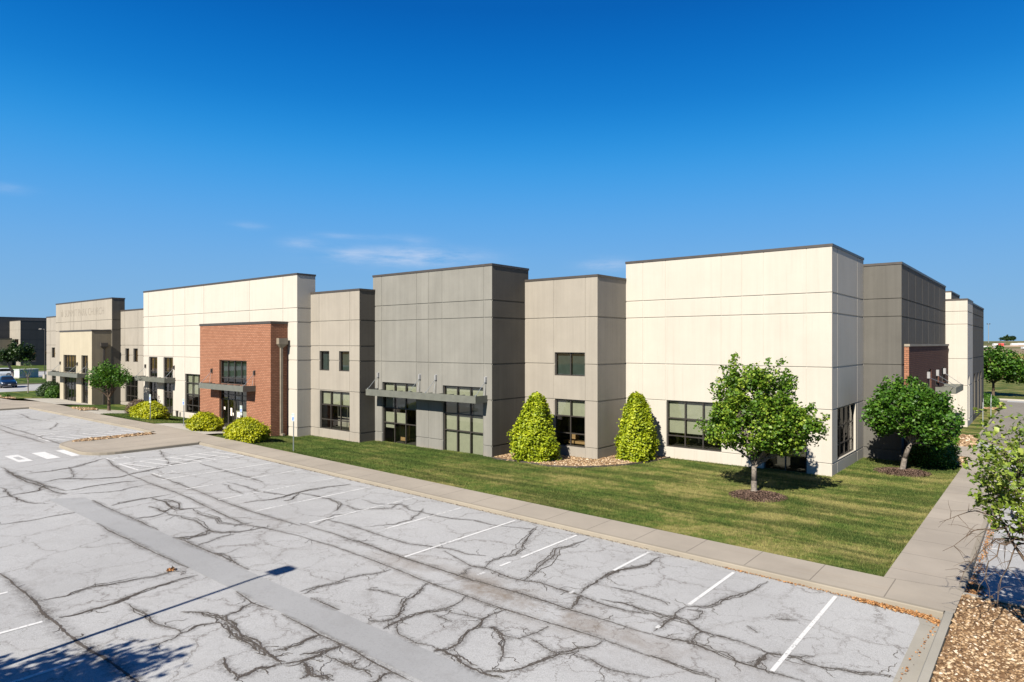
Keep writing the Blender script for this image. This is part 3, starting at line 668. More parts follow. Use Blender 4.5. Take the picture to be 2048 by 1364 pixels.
for c in CRACKS:
    w = c[0]; p0 = np.array(c[1:]).reshape(-1, 2)
    straight = np.ptp(p0[:, 1]) < 1.3 and np.ptp(p0[:, 0]) > 5
    p = frac(list(p0), 3, .016 if straight else .055)
    put(p, (.012 + .0036 * w) * (1.35 if straight else 1))
    if w >= 2 and not straight:                 # twin strands that part and meet again
        for s in range(2 if w < 4 else 3):
            off = np.cumsum(rng.normal(0, .022, (len(p), 2)), 0); off -= np.linspace(0, 1, len(p))[:, None] * off[-1]
            i0 = int(rng.uniform(0, .3) * len(p)); i1 = int(rng.uniform(.6, 1) * len(p))
            put((p + off)[i0:i1], .011 + .004 * w, .0075 + .0003 * s, False)
    for _ in range(int(len(p) / 14)):            # hairline offshoots
        i = rng.integers(1, len(p) - 1); d = p[i] - p[i - 1]; d = d / (np.hypot(*d) + 1e-6); a = rng.choice([-1, 1]) * rng.uniform(.5, 1.4)
        d = np.array([d[0] * math.cos(a) - d[1] * math.sin(a), d[0] * math.sin(a) + d[1] * math.cos(a)]); L = rng.uniform(.15, .6)
        q = frac([p[i], p[i] + d * L * .5 + rng.normal(0, .08, 2), p[i] + d * L + rng.normal(0, .15, 2)], 3, .16)
        put(q, .009 + .0022 * w, .0065, False)
tag(np_mesh('pavement_cracks', np.array(cv), np.array(cf), M['crack'], attr=ca), kind='structure')
tag(np_mesh('crack_dirt', np.array(hv), np.array(hf), M['halo'], attr=ha), kind='structure')
# ------------------------------------------------------------------ the long building
BLD = tag(empty('office_building', (-40, 27, -6.7)), 'long concrete office building in cream, beige and grey blocks behind the cracked car park', 'building')
def keep(o, root=BLD):
    o.parent = root; o.matrix_parent_inverse = root_inv[root.name]; return o
root_inv = {}
def reg(root): root_inv[root.name] = Matrix.Translation(root.location).inverted() if True else None
reg(BLD)
def ymap(Y): return lambda u, d, z: (u, Y + d, z)          # faces -Y
def xmap(X): return lambda u, d, z: (X - d, u, z)          # faces +X
def xmapn(X): return lambda u, d, z: (X + d, u, z)         # faces -X
GV, GH = .05, .085
def wall_face(mb, P, u0, u1, z0, z1, vg=(), hg=(), holes=(), rev=.16, m=0, flip=False):
    us = {u0, u1}; zs = {z0, z1}
    for g in vg: us |= {g - GV / 2, g + GV / 2}
    for g in hg: zs |= {g - GH / 2, g + GH / 2}
    for a, b, c, d in holes: us |= {a, b}; zs |= {c, d}
    us = sorted(u for u in us if u0 <= u <= u1); zs = sorted(z for z in zs if z0 <= z <= z1)
    def dep(i, j):
        if i < 0 or j < 0 or i >= len(us) - 1 or j >= len(zs) - 1: return 0
        u = (us[i] + us[i + 1]) / 2; z = (zs[j] + zs[j + 1]) / 2
        for a, b, c, d in holes:
            if a < u < b and c < z < d: return rev
        if any(abs(z - g) < GH / 2 for g in hg): return .04
        if any(abs(u - g) < GV / 2 for g in vg): return .016
        return 0
    def q(*p): mb.poly(p if not flip else list(reversed(p)), m)
    for i in range(len(us) - 1):
        for j in range(len(zs) - 1):
            d = dep(i, j); a, b, c, e = us[i], us[i + 1], zs[j], zs[j + 1]
            if d < rev: q(P(a, d, c), P(b, d, c), P(b, d, e), P(a, d, e))
            d2 = dep(i + 1, j)
            if i < len(us) - 2 and d2 != d: q(P(b, d, c), P(b, d2, c), P(b, d2, e), P(b, d, e))
            d3 = dep(i, j + 1)
            if j < len(zs) - 2 and d3 != d: q(P(a, d, e), P(b, d, e), P(b, d3, e), P(a, d3, e))
Z0 = -7.0
HC = (2.6, 1.57, -1.2, -3.34, -6.06)
def block(x0, x1, y0, y1, top, mat, vg=(), hg=(), holes=(), side_mat=None, svg=(), shg=None, sholes=(), west=True, z0=Z0, root=BLD, label=None, proud=.03):
    """a concrete block: detailed front (-Y) and east (+X) faces, parapet, cap"""
    mb = MB(); mats = [mat, side_mat or mat]
    wall_face(mb, ymap(y0), x0, x1, z0, top, vg, hg, holes)
    wall_face(mb, xmap(x1), y0, y1, z0, top, svg, hg if shg is None else shg, sholes, m=1)
    t = .24
    mb.poly([(x0, y0, z0), (x0, y0, top), (x0, y1, top), (x0, y1, z0)]); mb.poly([(x0, y1, z0), (x0, y1, top), (x1, y1, top), (x1, y1, z0)])
    a, b, c, d = x0 + t, x1 - t, y0 + t, y1 - t; zi = top - .7
    for (p, q) in (((a, c), (b, c)), ((b, c), (b, d)), ((b, d), (a, d)), ((a, d), (a, c))):
        mb.poly([(*q, zi), (*p, zi), (*p, top), (*q, top)])
    O = [(x0, y0), (x1, y0), (x1, y1), (x0, y1)]; I = [(a, c), (b, c), (b, d), (a, d)]
    for i in range(4):
        j = (i + 1) % 4; mb.poly([(*O[i], top), (*O[j], top), (*I[j], top), (*I[i], top)])
    w = keep(mb.build('wall', mats), root)
    if label: w['label'] = label
    rb = MB(); rb.box(a, b, c, d, zi - .05, zi); keep(rb.build('roof', M['roof']), root)
    cb = MB(); e = .035; h0, h1 = top - .10, top + .035
    cb.box(x0 - e, x1 + e, y0 - e, y0 + t + e, h0, h1); cb.box(x1 - t - e, x1 + e, y0 + t + e, y1 - t - e, h0, h1)
    cb.box(x0 - e, x1 + e, y1 - t - e, y1 + e, h0, h1); cb.box(x0 - e, x0 + t + e, y0 + t + e, y1 - t - e, h0, h1)
    keep(cb.build('parapet_cap', M['cap']), root)
    return w
def window(P, u0, u1, z0, z1, cols, rows, blinds=(), root=BLD, name='window', rev=.11, fr=.065, blind_mat='blind', door=False, room=True, furn=None):
    """P maps (along, depth, height). rows: heights of the horizontal bars; blinds: (col, row, from, to) in fractions of that pane"""
    fb = MB()
    def bar(a, b, c, d, dep0=rev, th=.09):
        p = [P(a, dep0, c), P(b, dep0, c), P(b, dep0, d), P(a, dep0, d)]; q = [P(a, dep0 + th, c), P(b, dep0 + th, c), P(b, dep0 + th, d), P(a, dep0 + th, d)]
        fb.poly(p); fb.poly([p[0], q[0], q[1], p[1]]); fb.poly([p[3], p[2], q[2], q[3]]); fb.poly([p[0], p[3], q[3], q[0]]); fb.poly([p[1], q[1], q[2], p[2]]); fb.poly(list(reversed(q)))
    bar(u0, u0 + fr, z0, z1); bar(u1 - fr, u1, z0, z1); bar(u0 + fr, u1 - fr, z1 - fr, z1); bar(u0 + fr, u1 - fr, z0, z0 + fr * (1.6 if door else 1))
    if isinstance(cols, int): cu = [lerp(u0 + fr / 2, u1 - fr / 2, i / cols) for i in range(cols + 1)]
    else: cu = [u0 + fr / 2] + list(cols) + [u1 - fr / 2]
    for u in cu[1:-1]: bar(u - fr / 2, u + fr / 2, z0 + fr, z1 - fr, rev + .004)
    rz = [z0 + fr / 2] + sorted(rows) + [z1 - fr / 2]
    for z in rz[1:-1]: bar(u0 + fr, u1 - fr, z - fr / 2, z + fr / 2, rev + .008)
    f = keep(fb.build(name, M['frame']), root)
    gb = MB(); gb.poly([P(u0 + .02, rev + .045, z0 + .02), P(u1 - .02, rev + .045, z0 + .02), P(u1 - .02, rev + .045, z1 - .02), P(u0 + .02, rev + .045, z1 - .02)])
    sub(gb.build('pane', M['glass']), f)
    bb = MB()
    for (ci, ri, a, b) in blinds:
        for c_ in ([ci] if isinstance(ci, int) else ci):
            ua, ub = cu[c_] + .05, cu[c_ + 1] - .05; za = lerp(rz[ri], rz[ri + 1], a); zb_ = lerp(rz[ri], rz[ri + 1], b); dd = rev + .16 + .012 * ((c_ * 7 + ri * 3) % 3)
            bb.poly([P(ua, dd, za), P(ub, dd, za), P(ub, dd, zb_), P(ua, dd, zb_)])
    if bb.f: sub(bb.build('blind', M[blind_mat]), f)
    if room:
        r = MB(); D = 2.6; e = .10; A = rev + .12
        a, b, c, d = u0 - e, u1 + e, z0 - .0, z1 + e
        r.poly([P(a, D, c), P(b, D, c), P(b, D, d), P(a, D, d)]); r.poly([P(a, A, c), P(a, D, c), P(a, D, d), P(a, A, d)]); r.poly([P(b, A, c), P(b, D, c), P(b, D, d), P(b, A, d)]); r.poly([P(a, A, c), P(b, A, c), P(b, D, c), P(a, D, c)]); r.poly([P(a, A, d), P(b, A, d), P(b, D, d), P(a, D, d)])
        sub(r.build('interior', M['room']), f)
    if furn:
        for (ua, ub, za, zb_, dd) in furn:
            g = MB(); p = [P(ua, dd, za), P(ub, dd, za), P(ub, dd, zb_), P(ua, dd, zb_)]; q = [P(ua, dd + .4, za), P(ub, dd + .4, za), P(ub, dd + .4, zb_), P(ua, dd + .4, zb_)]
            g.poly(p); g.poly([p[3], p[2], q[2], q[3]]); g.poly([p[1], q[1], q[2], p[2]]); g.poly([p[0], p[3], q[3], q[0]])
            sub(g.build('furniture', M['furn']), f)
    return f
def sub(o, parent):
    o.parent = parent; o.matrix_parent_inverse = parent.matrix_parent_inverse.copy() if False else Matrix.Identity(4)
    return o
def canopy(x0, x1, ywall, depth, brackets, root=BLD, zt=-3.05, zb=-3.47, bz=(-1.97, -2.28), bmat='darkmetal'):
    mb = MB(); y0 = ywall - depth; t = .05
    mb.box(x0, x1, y0, y0 + t, zb, zt); mb.box(x0, x0 + t, y0 + t, ywall, zb, zt); mb.box(x1 - t, x1, y0 + t, ywall, zb, zt)
    mb.box(x0 + t, x1 - t, y0 + t, ywall, zt - .20, zt - .16)
    mb.box(x0 + t, x1 - t, y0 + t, y0 + t + .05, zt - .045, zt - .001); 
    x = x0 + .6
    while x < x1 - .3: mb.box(x, x + .05, y0 + t + .05, ywall, zt - .159, zt - .05); mb.box(x, x + .05, y0 + t, ywall, zb + .02, zt - .201); x += .95
    c = keep(mb.build('canopy', M['canopy']), root)
    for b in brackets:
        k = MB(); k.box(b - .06, b + .06, ywall - .13, ywall, bz[1], bz[0]); k.box(b - .085, b + .085, ywall - .012, ywall - .001, bz[1] - .03, bz[0] + .03)
        br = sub(k.build('bracket', M[bmat]), c)
        r = MB(); r.tube((b, ywall - .13, bz[1] + .02), (b, y0 + .10, zt - .02), .016, n=6); r.tube((b, y0 + .10, zt - .05), (b, y0 + .10, zt + .07), .035, n=6)
        r.tube((b, ywall - .10, bz[1] + .02), (b, ywall - .22, zt - .02), .014, n=6)
        sub(r.build('rod', M['steel']), c)
    return c
# sub() children keep world coordinates because their parents stay at the world origin apart from the root's own inverse
V3 = 3
# --- east cream block
CW = (-17.55, -14.22, -6.05, -3.33); CD = (-11.9, -9.72, -6.78, -3.33)
block(-20.246, -8.511, 35.95, 43.18, 5.03, M['cream'], (-19.08, -17.6, -14.22, -13.06, -11.9, -9.72), HC, (CW, CD), None, (37.06, 41.6), HC, ((37.06, 41.2, -6.0, -3.34),), label='cream corner block, tallest wall at the right end of the front')
window(ymap(35.95), *CW[:2], *CW[2:], 3, (-5.38, -4.35), (((0, 1, 2), 2, 0, 1), ((0, 1, 2), 1, .16, 1)))
window(ymap(35.95), *CD[:2], *CD[2:], 2, (-5.38, -4.35), (), door=True)
window(xmap(-8.511), 37.06, 41.2, -6.0, -3.34, 4, (-5.3, -4.35), (), blind_mat='blind_brown')
# --- beige block
B1a = (-23.28, -21.11, -1.90, -.50); B1b = (-23.28, -21.11, -6.10, -3.33)
block(-25.6, -20.246, 32.648, 36.25, 4.0, M['beige'], (-23.33, -21.06), HC[1:], (B1a, B1b), M['beige'], (), HC[1:])
window(ymap(32.648), *B1a, 2, (), (((0, 1), 0, 0, 1),), blind_mat='blind_green')
window(ymap(32.648), *B1b, 2, (-5.33, -4.31), (((0, 1), 2, 0, 1),), furn=((-23.1, -21.3, -6.0, -5.85, .6), (-22.6, -22.3, -5.85, -5.5, .8)))
# --- tall grey block with two shopfront windows
TA = (-35.52, -32.12, -6.86, -2.60); TB = (-29.66, -26.26, -6.86, -2.60)
block(-36.51, -25.56, 29.485, 33.0, 4.74, M['olive'], (-35.58, -32.08, -30.95, -29.72, -26.2), HC, (TA, TB), M['dark'], (), HC, label='tall grey block with two dark shopfront windows under one canopy')
window(ymap(29.485), *TA, 3, (-5.35, -4.34, -3.5), (((0, 1, 2), 3, 0, 1), ((0, 1, 2), 2, 0, 1), ((0, 1), 1, .0, 1), ((0, 1), 1, .7, 1), (0, 0, .75, 1)), door=True, furn=((-35.0, -34.5, -6.7, -5.6, 1.2), (-33.3, -32.6, -6.7, -6.0, 1.4)))
window(ymap(29.485), *TB, 3, (-5.38, -4.34, -3.5), (((0, 1, 2), 3, 0, 1), ((0, 1, 2), 2, 0, 1), ((0, 1, 2), 1, 0, 1), ((0, 1, 2), 0, .02, 1)), door=True)
canopy(-35.98, -25.92, 29.485, 1.05, (-35.96 + .06, -31.73, -30.24, -26.02), bmat='bracket')
# --- small beige block
a1 = (-40.88, -39.72, -1.90, -.50); a2 = (-38.58, -37.42, -1.90, -.50); a3 = (-40.85, -37.39, -6.07, -3.34)
block(-42.2, -36.297, 28.159, 29.8, 3.74, M['beige'], (-40.93, -37.36), (1.62, -.15, -1.17, -3.3, -6.07), (a1, a2, a3), M['dark'], (), (1.62, -.15, -1.17, -3.3, -6.07))
for a in (a1, a2): window(ymap(28.159), *a, 1, (), ((0, 0, 0, 1),), blind_mat='blind_green')
window(ymap(28.159), *a3, 3, (-5.39, -4.34), (((0, 1, 2), 2, .05, 1),), furn=((-38.1, -37.9, -6.0, -5.5, .5), (-37.8, -37.7, -6.0, -5.45, .5)))
# --- west cream block
c1 = (-66.9, -65.06, -3.13, -1.22); c2 = (-63.75, -61.81, -3.13, -1.22); c3 = (-66.9, -65.06, -6.86, -3.58); c4 = (-63.75, -61.81, -6.86, -3.58); c5 = (-59.4, -56.0, -6.04, -2.62)
HW = (2.6, 1.58, -.17, -1.18, -3.3, -6.04)
block(-68.14, -41.973, 27.032, 28.55, 5.08, M['cream'], (-67.0, -61.76, -59.45, -55.95, -48.51, -43.81), HW, (c1, c2, c3, c4, c5), M['cream'], (), HW, label='wide cream block behind the red brick entrance')
for a in (c1, c2): window(ymap(27.032), *a, 2, (-2.58,), (((0, 1), 1, 0, 1),), blind_mat='blind_brown')
for a in (c3, c4): window(ymap(27.032), *a, 2, (-4.4,), (), door=True, name='door')
window(ymap(27.032), *c5, 3, (-5.38, -4.4, -3.41), (((0, 1, 2), 3, 0, 1), ((0, 1, 2), 2, 0, 1), ((0, 1, 2), 1, .82, 1)))
canopy(-67.73, -61.32, 27.032, .96, (-67.6, -61.5))
# --- brick entrance
K0, K1, KY = -53.79, -43.173, 25.671
k1 = (-50.6, -46.48, -3.10, -1.25); k2 = (-50.6, -46.48, -6.86, -3.40)
mb = MB(); wall_face(mb, ymap(KY), K0, K1, Z0, 1.55, (), (), (k1, k2), .20); wall_face(mb, xmap(K1), KY, 27.03, Z0, 1.55, m=0)
mb.poly([(K0, KY, Z0), (K0, KY, 1.55), (K0, 27.03, 1.55), (K0, 27.03, Z0)]); mb.poly([(K0, KY, 1.55), (K1, KY, 1.55), (K1, 27.03, 1.55), (K0, 27.03, 1.55)])
keep(mb.build('brick_wall', M['brick']))['label'] = 'red brick entrance box with dark glass doors'
cb = MB(); cb.box(K0 - .04, K1 + .04, KY - .04, 27.0, 1.46, 1.64); keep(cb.build('parapet_cap', M['cap']))
window(ymap(KY), *k1, 4, (-2.62,), (((0, 1, 2, 3), 1, .04, 1),), rev=.15, blind_mat='blind_green')
cu = (-49.55, -48.52, -47.5)
dw = window(ymap(KY), *k2, cu, (-4.30, -3.92), (), rev=.16, door=True, name='door')
db = MB()
for u in (-49.42, -48.62, -48.42, -47.62): db.box(u - .035, u + .035, KY + .145, KY + .16, -6.7, -4.36)
for u in (-48.72, -48.32): db.tube((u, KY + .10, -5.9), (u, KY + .10, -5.4), .018, n=6)
sub(db.build('door_leaf', M['frame']), dw)
pb = MB()
for a, b, c, d in ((-49.22, -48.98, -5.55, -4.95), (-48.9, -48.72, -5.52, -5.3), (-48.2, -47.78, -5.6, -5.2), (-50.25, -50.0, -5.0, -4.92), (-50.25, -50.0, -5.12, -5.04)):
    pb = MB(); pb.box(a, b, KY + .190, KY + .196, c, d); sub(pb.build('notice', M['paper']), dw)
canopy(-51.88, -45.195, KY, 1.0, (-51.75, -45.32))
lb = MB(); lb.box(K1 + .001, K1 + .34, 26.12, 26.84, .0, .42); 
lb.poly([(K1 + .001, 26.12, 0), (K1 + .34, 26.12, 0), (K1 + .17, 26.36, -.28), (K1 + .001, 26.36, -.28)]); lb.poly([(K1 + .34, 26.12, 0), (K1 + .34, 26.84, 0), (K1 + .17, 26.56, -.28), (K1 + .17, 26.36, -.28)])
lb.poly([(K1 + .34, 26.84, 0), (K1 + .001, 26.84, 0), (K1 + .001, 26.56, -.28), (K1 + .17, 26.56, -.28)])
lb.box(K1 + .02, K1 + .16, 26.37, 26.55, -6.45, -.28); lb.box(K1 + .02, K1 + .42, 26.37, 26.55, -6.6, -6.46)
keep(lb.build('downspout', M['down']))
# --- beige link, church block and its entrance
b1 = (-75.08, -74.1, -1.84, -.46); b2 = (-73.05, -71.97, -1.84, -.46); b3 = (-75.05, -71.95, -6.05, -3.34)
block(-77.5, -67.9, 28.0, 29.2, 3.55, M['beige'], (-75.2, -71.9), (1.62, -.15, -1.17, -3.3, -6.07), (b1, b2, b3))
for a in (b1, b2): window(ymap(28.0), *a, 1, (), ((0, 0, 0, 1),), blind_mat='blind_brown')
window(ymap(28.0), *b3, 3, (-5.38, -4.35), ())
block(-93.65, -76.3, 27.16, 28.4, 4.86, M['church'], (-91.9, -88.69, -87.6, -85.2, -80.69), (2.56, 1.5), (), M['dark'], (), (2.56, 1.5), label='warm grey block carrying the faded ghost of removed letters')
e1 = (-84.79, -80.87, -3.10, -1.19); e2 = (-79.32, -77.43, -3.10, -1.19); e3 = (-84.79, -80.87, -6.7, -3.5); e4 = (-79.32, -77.43, -6.7, -3.5)
EX0, EX1, EY = -85.94, -76.36, 25.3
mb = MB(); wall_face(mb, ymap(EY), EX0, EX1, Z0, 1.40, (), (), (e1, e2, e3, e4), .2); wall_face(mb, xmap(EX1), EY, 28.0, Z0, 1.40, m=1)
mb.poly([(EX0, EY, Z0), (EX0, EY, 1.4), (EX0, 27.16, 1.4), (EX0, 27.16, Z0)]); mb.poly([(EX0, EY, 1.4), (EX1, EY, 1.4), (EX1, 27.16, 1.4), (EX0, 27.16, 1.4)])
keep(mb.build('stucco_wall', [M['stucco'], M['stucco_shade']]))
cb = MB(); cb.box(EX0 - .04, EX1 + .04, EY - .04, 27.1, 1.32, 1.49); keep(cb.build('parapet_cap', M['cap']))
for a in (e1, e2): window(ymap(EY), *a, 4 if a is e1 else 2, (-2.6,), ((tuple(range(4 if a is e1 else 2)), 1, 0, 1),), rev=.15, blind_mat='blind_brown')
for a in (e3, e4): window(ymap(EY), *a, 4 if a is e3 else 2, (-4.4,), (), rev=.15, door=True, name='door')
canopy(-86.29, -77.2, EY, 1.05, (-85.68, -80.38, -77.5))
lb = MB(); X = EX1; lb.box(X + .001, X + .34, 26.05, 26.7, -.25, .12)
lb.poly([(X, 26.05, -.25), (X + .34, 26.05, -.25), (X + .17, 26.3, -.5), (X, 26.3, -.5)]); lb.poly([(X + .34, 26.05, -.25), (X + .34, 26.7, -.25), (X + .17, 26.5, -.5), (X + .17, 26.3, -.5)])
lb.box(X + .02, X + .16, 26.3, 26.5, -6.45, -.5); keep(lb.build('downspout', M['darkmetal']))
b4 = (-98.15, -96.9, -1.72, -.44); b5 = (-98.15, -95.2, -6.0, -3.34)
block(-100.15, -93.4, 28.0, 29.2, 3.48, M['beige'], (-98.7, -95.1), (1.62, -.15, -1.17, -3.3), (b4, b5))
window(ymap(28.0), *b4, 1, (), ((0, 0, 0, 1),), blind_mat='blind_brown'); window(ymap(28.0), *b5, 3, (-5.38, -4.35), ())
# --- east side
block(-12, -6.562, 43.196, 63.64, 4.66, M['taupe'], (), HC, (), M['dark'], (45.6, 48.3, 51.2, 54.0, 57.0, 60.0), HC, label='grey-brown recessed block round the right corner')
# the brick box on the east face
mb = MB(); bx = -6.32
bh = ((52.2, 53.4, -3.1, -1.7), (55.6, 57.4, -3.0, -1.9), (59.0, 60.6, -2.9, -1.75), (45.4, 49.0, -6.2, -4.6))
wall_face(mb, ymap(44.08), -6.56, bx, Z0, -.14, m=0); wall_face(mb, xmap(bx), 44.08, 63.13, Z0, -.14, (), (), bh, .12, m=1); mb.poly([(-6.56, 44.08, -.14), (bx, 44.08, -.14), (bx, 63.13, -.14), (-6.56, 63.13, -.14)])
keep(mb.build('brick_wall', [M['brick'], M['brick_shade']]))
cb = MB(); cb.box(-6.555, bx + .05, 44.03, 63.18, -.14, .0); keep(cb.build('parapet_cap', M['kerb']))
for a in bh: window(xmap(bx), *a, 2, (), (), rev=.08, room=False)
cb = MB(); x0, x1, ya, yb, zt, zb = bx, -5.1, 55.4, 60.5, -3.05, -3.5
cb.box(x1 - .05, x1, ya, yb, zb, zt); cb.box(x0, x1 - .05, ya, ya + .05, zb, zt); cb.box(x0, x1 - .05, yb - .05, yb, zb, zt); cb.box(x0, x1 - .05, ya + .05, yb - .05, zt - .2, zt - .16)
ec = keep(cb.build('canopy', M['canopy']))
for y in (51.5, 60.0, 56.0):
    k = MB(); k.box(bx, bx + .16, y - .16, y + .16, -2.28, -1.85); sub(k.build('bracket', M['bracket']), ec)
    r = MB(); r.tube((bx + .12, y, -2.25), (x1 - .1, min(y + 1, yb - .1) if y > 52 else ya + .2, zt), .018, n=6); sub(r.build('rod', M['steel']), ec)
s1 = (64.5, 65.3, -6.2, -2.55)
block(-12, -5.09, 63.64, 68.24, 3.60, M['cream'], (), HC, (), M['cream'], (), HC, (s1,))
window(xmap(-5.09), *s1, 1, (-4.4,), ())
sw = ((69.7, 71.0, -6.1, -2.6), (73.4, 74.6, -6.1, -2.6), (76.6, 77.8, -6.1, -2.6))
block(-12, -5.12, 68.24, 80.58, 3.50, M['taupe'], (), HC, (), M['dark'], (), HC, sw)
for a in sw: window(xmap(-5.12), *a, 1, (-4.4,), (), room=False)
block(-14, -7.85, 80.9, 89.0, 5.42, M['cream'], (), HC, (), M['taupe'], (), HC)
# main roof slab and rear walls so the building is whole from other sides
rb = MB(); rb.box(-99.9, -12.2, 43.7, 88, 2.3, 2.5); rb.box(-99.9, -12.2, 36.5, 43.7, 2.31, 2.49); rb.box(-99.9, -25.8, 33.2, 36.5, 2.3, 2.5); rb.box(-99.9, -36.8, 29.6, 33.2, 2.31, 2.49); rb.box(-12.2, -8.7, 43.3, 80, 2.3, 2.5); keep(rb.build('roof', M['roof']))
rb = MB(); rb.box(-100, -99.75, 29.25, 88, Z0, 3.4); rb.box(-99.7, -12.3, 88.05, 88.3, Z0, 3.4); rb.box(-12.25, -12.05, 80.6, 88, Z0, 3.4); keep(rb.build('wall', M['beige']))
ub = MB(); ub.box(-99.4, -98.6, 30.5, 31.5, 3.0, 3.95); ub.tube((-98.3, 29.2, 3.5), (-98.3, 29.2, 4.0), .03); keep(ub.build('roof_vent', M['white']))
# ghost lettering, door number
def text(body, size, loc, rot, mat, parent, name='lettering', ext=.004, align='LEFT', sx=1.):
    cu_ = bpy.data.curves.new('t', 'FONT'); cu_.body = body; cu_.size = size; cu_.extrude = ext; cu_.align_x = align
    o = bpy.data.objects.new('t', cu_); COL.objects.link(o); dg = bpy.context.evaluated_depsgraph_get(); dg.update()
    me = bpy.data.meshes.new_from_object(o.evaluated_get(dg)); bpy.data.objects.remove(o)
    mt = Matrix.Translation(loc) @ rot.to_4x4() @ Matrix.Diagonal((sx, 1, 1, 1)); me.transform(mt); me.materials.clear(); me.materials.append(mat)
    n = bpy.data.objects.new(name, me); COL.objects.link(n); return n
RX = Matrix.Rotation(R(90), 3, 'X')
M['ghost'] = simple('ghost_letter_stain', (.200, .180, .149), .9, .1, 0, .12)
gt = text('SUMMIT PARK CHURCH', 1.16, (-90.6, 27.155, 3.20), RX, M['ghost'], None, 'ghost_lettering', .003)
bbx = [v.co.x for v in gt.data.vertices]; k = 12.1 / (max(bbx) - min(bbx)); gt.data.transform(Matrix.Translation((-90.6, 0, 0)) @ Matrix.Diagonal((k, 1, 1, 1)) @ Matrix.Translation((90.6, 0, 0))); keep(gt)
gb = MB()
for i, (w, h) in enumerate(((.12, .62), (.14, .85), (.12, .62))): gb.box(-91.75 + i * .24, -91.75 + i * .24 + w, 27.150, 27.157, 3.2 + (.06 if w == .12 else 0), 3.2 + h)
keep(gb.build('ghost_emblem', M['ghost']))
nt = text('2850', .30, (-48.35, KY + .185, -4.22), RX, M['white'], None, 'door_number', .004); sub(nt, dw)
# ------------------------------------------------------------------ neighbour building far left
NB = tag(empty('neighbour_building', (-222, 58, -6.06)), 'distant matching beige and charcoal office block past the road at the far left', 'building'); reg(NB)
def nblock(x0, x1, y0, y1, top, m0, m1, holes=(), sholes=(), hg=(3.9, 1.2, -1.5), vg=(), svg=()):
    block(x0, x1, y0, y1, top, m0, vg, hg, holes, m1, svg, hg, sholes, root=NB, z0=-6.4)
nw = ((-223.2, -219.4, -.15, 1.35),); ns = ((56.2, 58.35, -5.0, -1.75), (60.3, 62.5, -5.0, -1.75), (64.4, 66.6, -5.0, -1.75))
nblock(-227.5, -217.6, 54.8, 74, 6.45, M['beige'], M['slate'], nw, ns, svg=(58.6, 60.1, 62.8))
for a in nw: window(ymap(54.8), *a, 2, (), (), root=NB)
for a in ns: window(xmap(-217.6), *a, 2, (-3.9,), (), root=NB, room=False)
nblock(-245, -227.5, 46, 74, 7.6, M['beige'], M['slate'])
ne = ((48.2, 50.4, -5.9, -2.2),)
nblock(-226.5, -222.0, 46, 54.0, 1.6, M['stucco'], M['stucco_shade'], (), ne)
for a in ne: window(xmap(-222.0), *a, 2, (-3.9,), (), root=NB, room=False)
mb = MB(); mb.box(-222, -221, 47.4, 53.2, -2.2, -1.75); keep(mb.build('canopy', M['canopy']), NB)
# ------------------------------------------------------------------ foliage
def leaves(name, P, size, mat, parent=None, rnd=None, up=.35, N=None, curl=.25):
    """one small folded leaf at every point of P (n,3)"""
    n = len(P); d = rng.normal(0, 1, (n, 3)); d[:, 2] = d[:, 2] * .6; d /= np.linalg.norm(d, axis=1)[:, None]
    nr = rng.normal(0, 1, (n, 3)); nr[:, 2] = np.abs(nr[:, 2]) + up
    if N is not None: nr = nr * .42 + N * 1.0
    s = np.cross(d, nr); s /= (np.linalg.norm(s, axis=1)[:, None] + 1e-9); nn = np.cross(s, d)
    L = size * rng.uniform(.65, 1.35, n)[:, None]; W = L * .42
    a = P - d * L * .5; b = P + s * W + nn * L * curl * .5; c = P + d * L * .55; e = P - s * W + nn * L * curl * .5
    V = np.stack([a, b, c, e], 1).reshape(-1, 3); i = np.arange(n)[:, None] * 4
    F = np.concatenate([i + [0, 1, 2], i + [0, 2, 3]], 1).reshape(-1, 3)
    if rnd is None: rnd = rng.uniform(0, 1, n)
    return np_mesh(name, V, F, mat, parent, np.repeat(rnd, 4))
def limb(mb, pts, r0, r1, n=6):
    for i in range(len(pts) - 1):
        a = lerp(r0, r1, i / (len(pts) - 1)); b = lerp(r0, r1, (i + 1) / (len(pts) - 1)); mb.tube(pts[i], pts[i + 1], a, b, n, caps=(i == len(pts) - 2))
def curve_pts(a, b, sag=.0, n=5, wob=.05):
    a = np.array(a, float); b = np.array(b, float); L = np.linalg.norm(b - a); o = []
    for i in range(n + 1):
        t = i / n; p = a + (b - a) * t; p[2] += sag * L * math.sin(math.pi * t); 
        if 0 < i < n: p = p + rng.normal(0, wob * L * .4, 3)
        o.append(p)
    return o
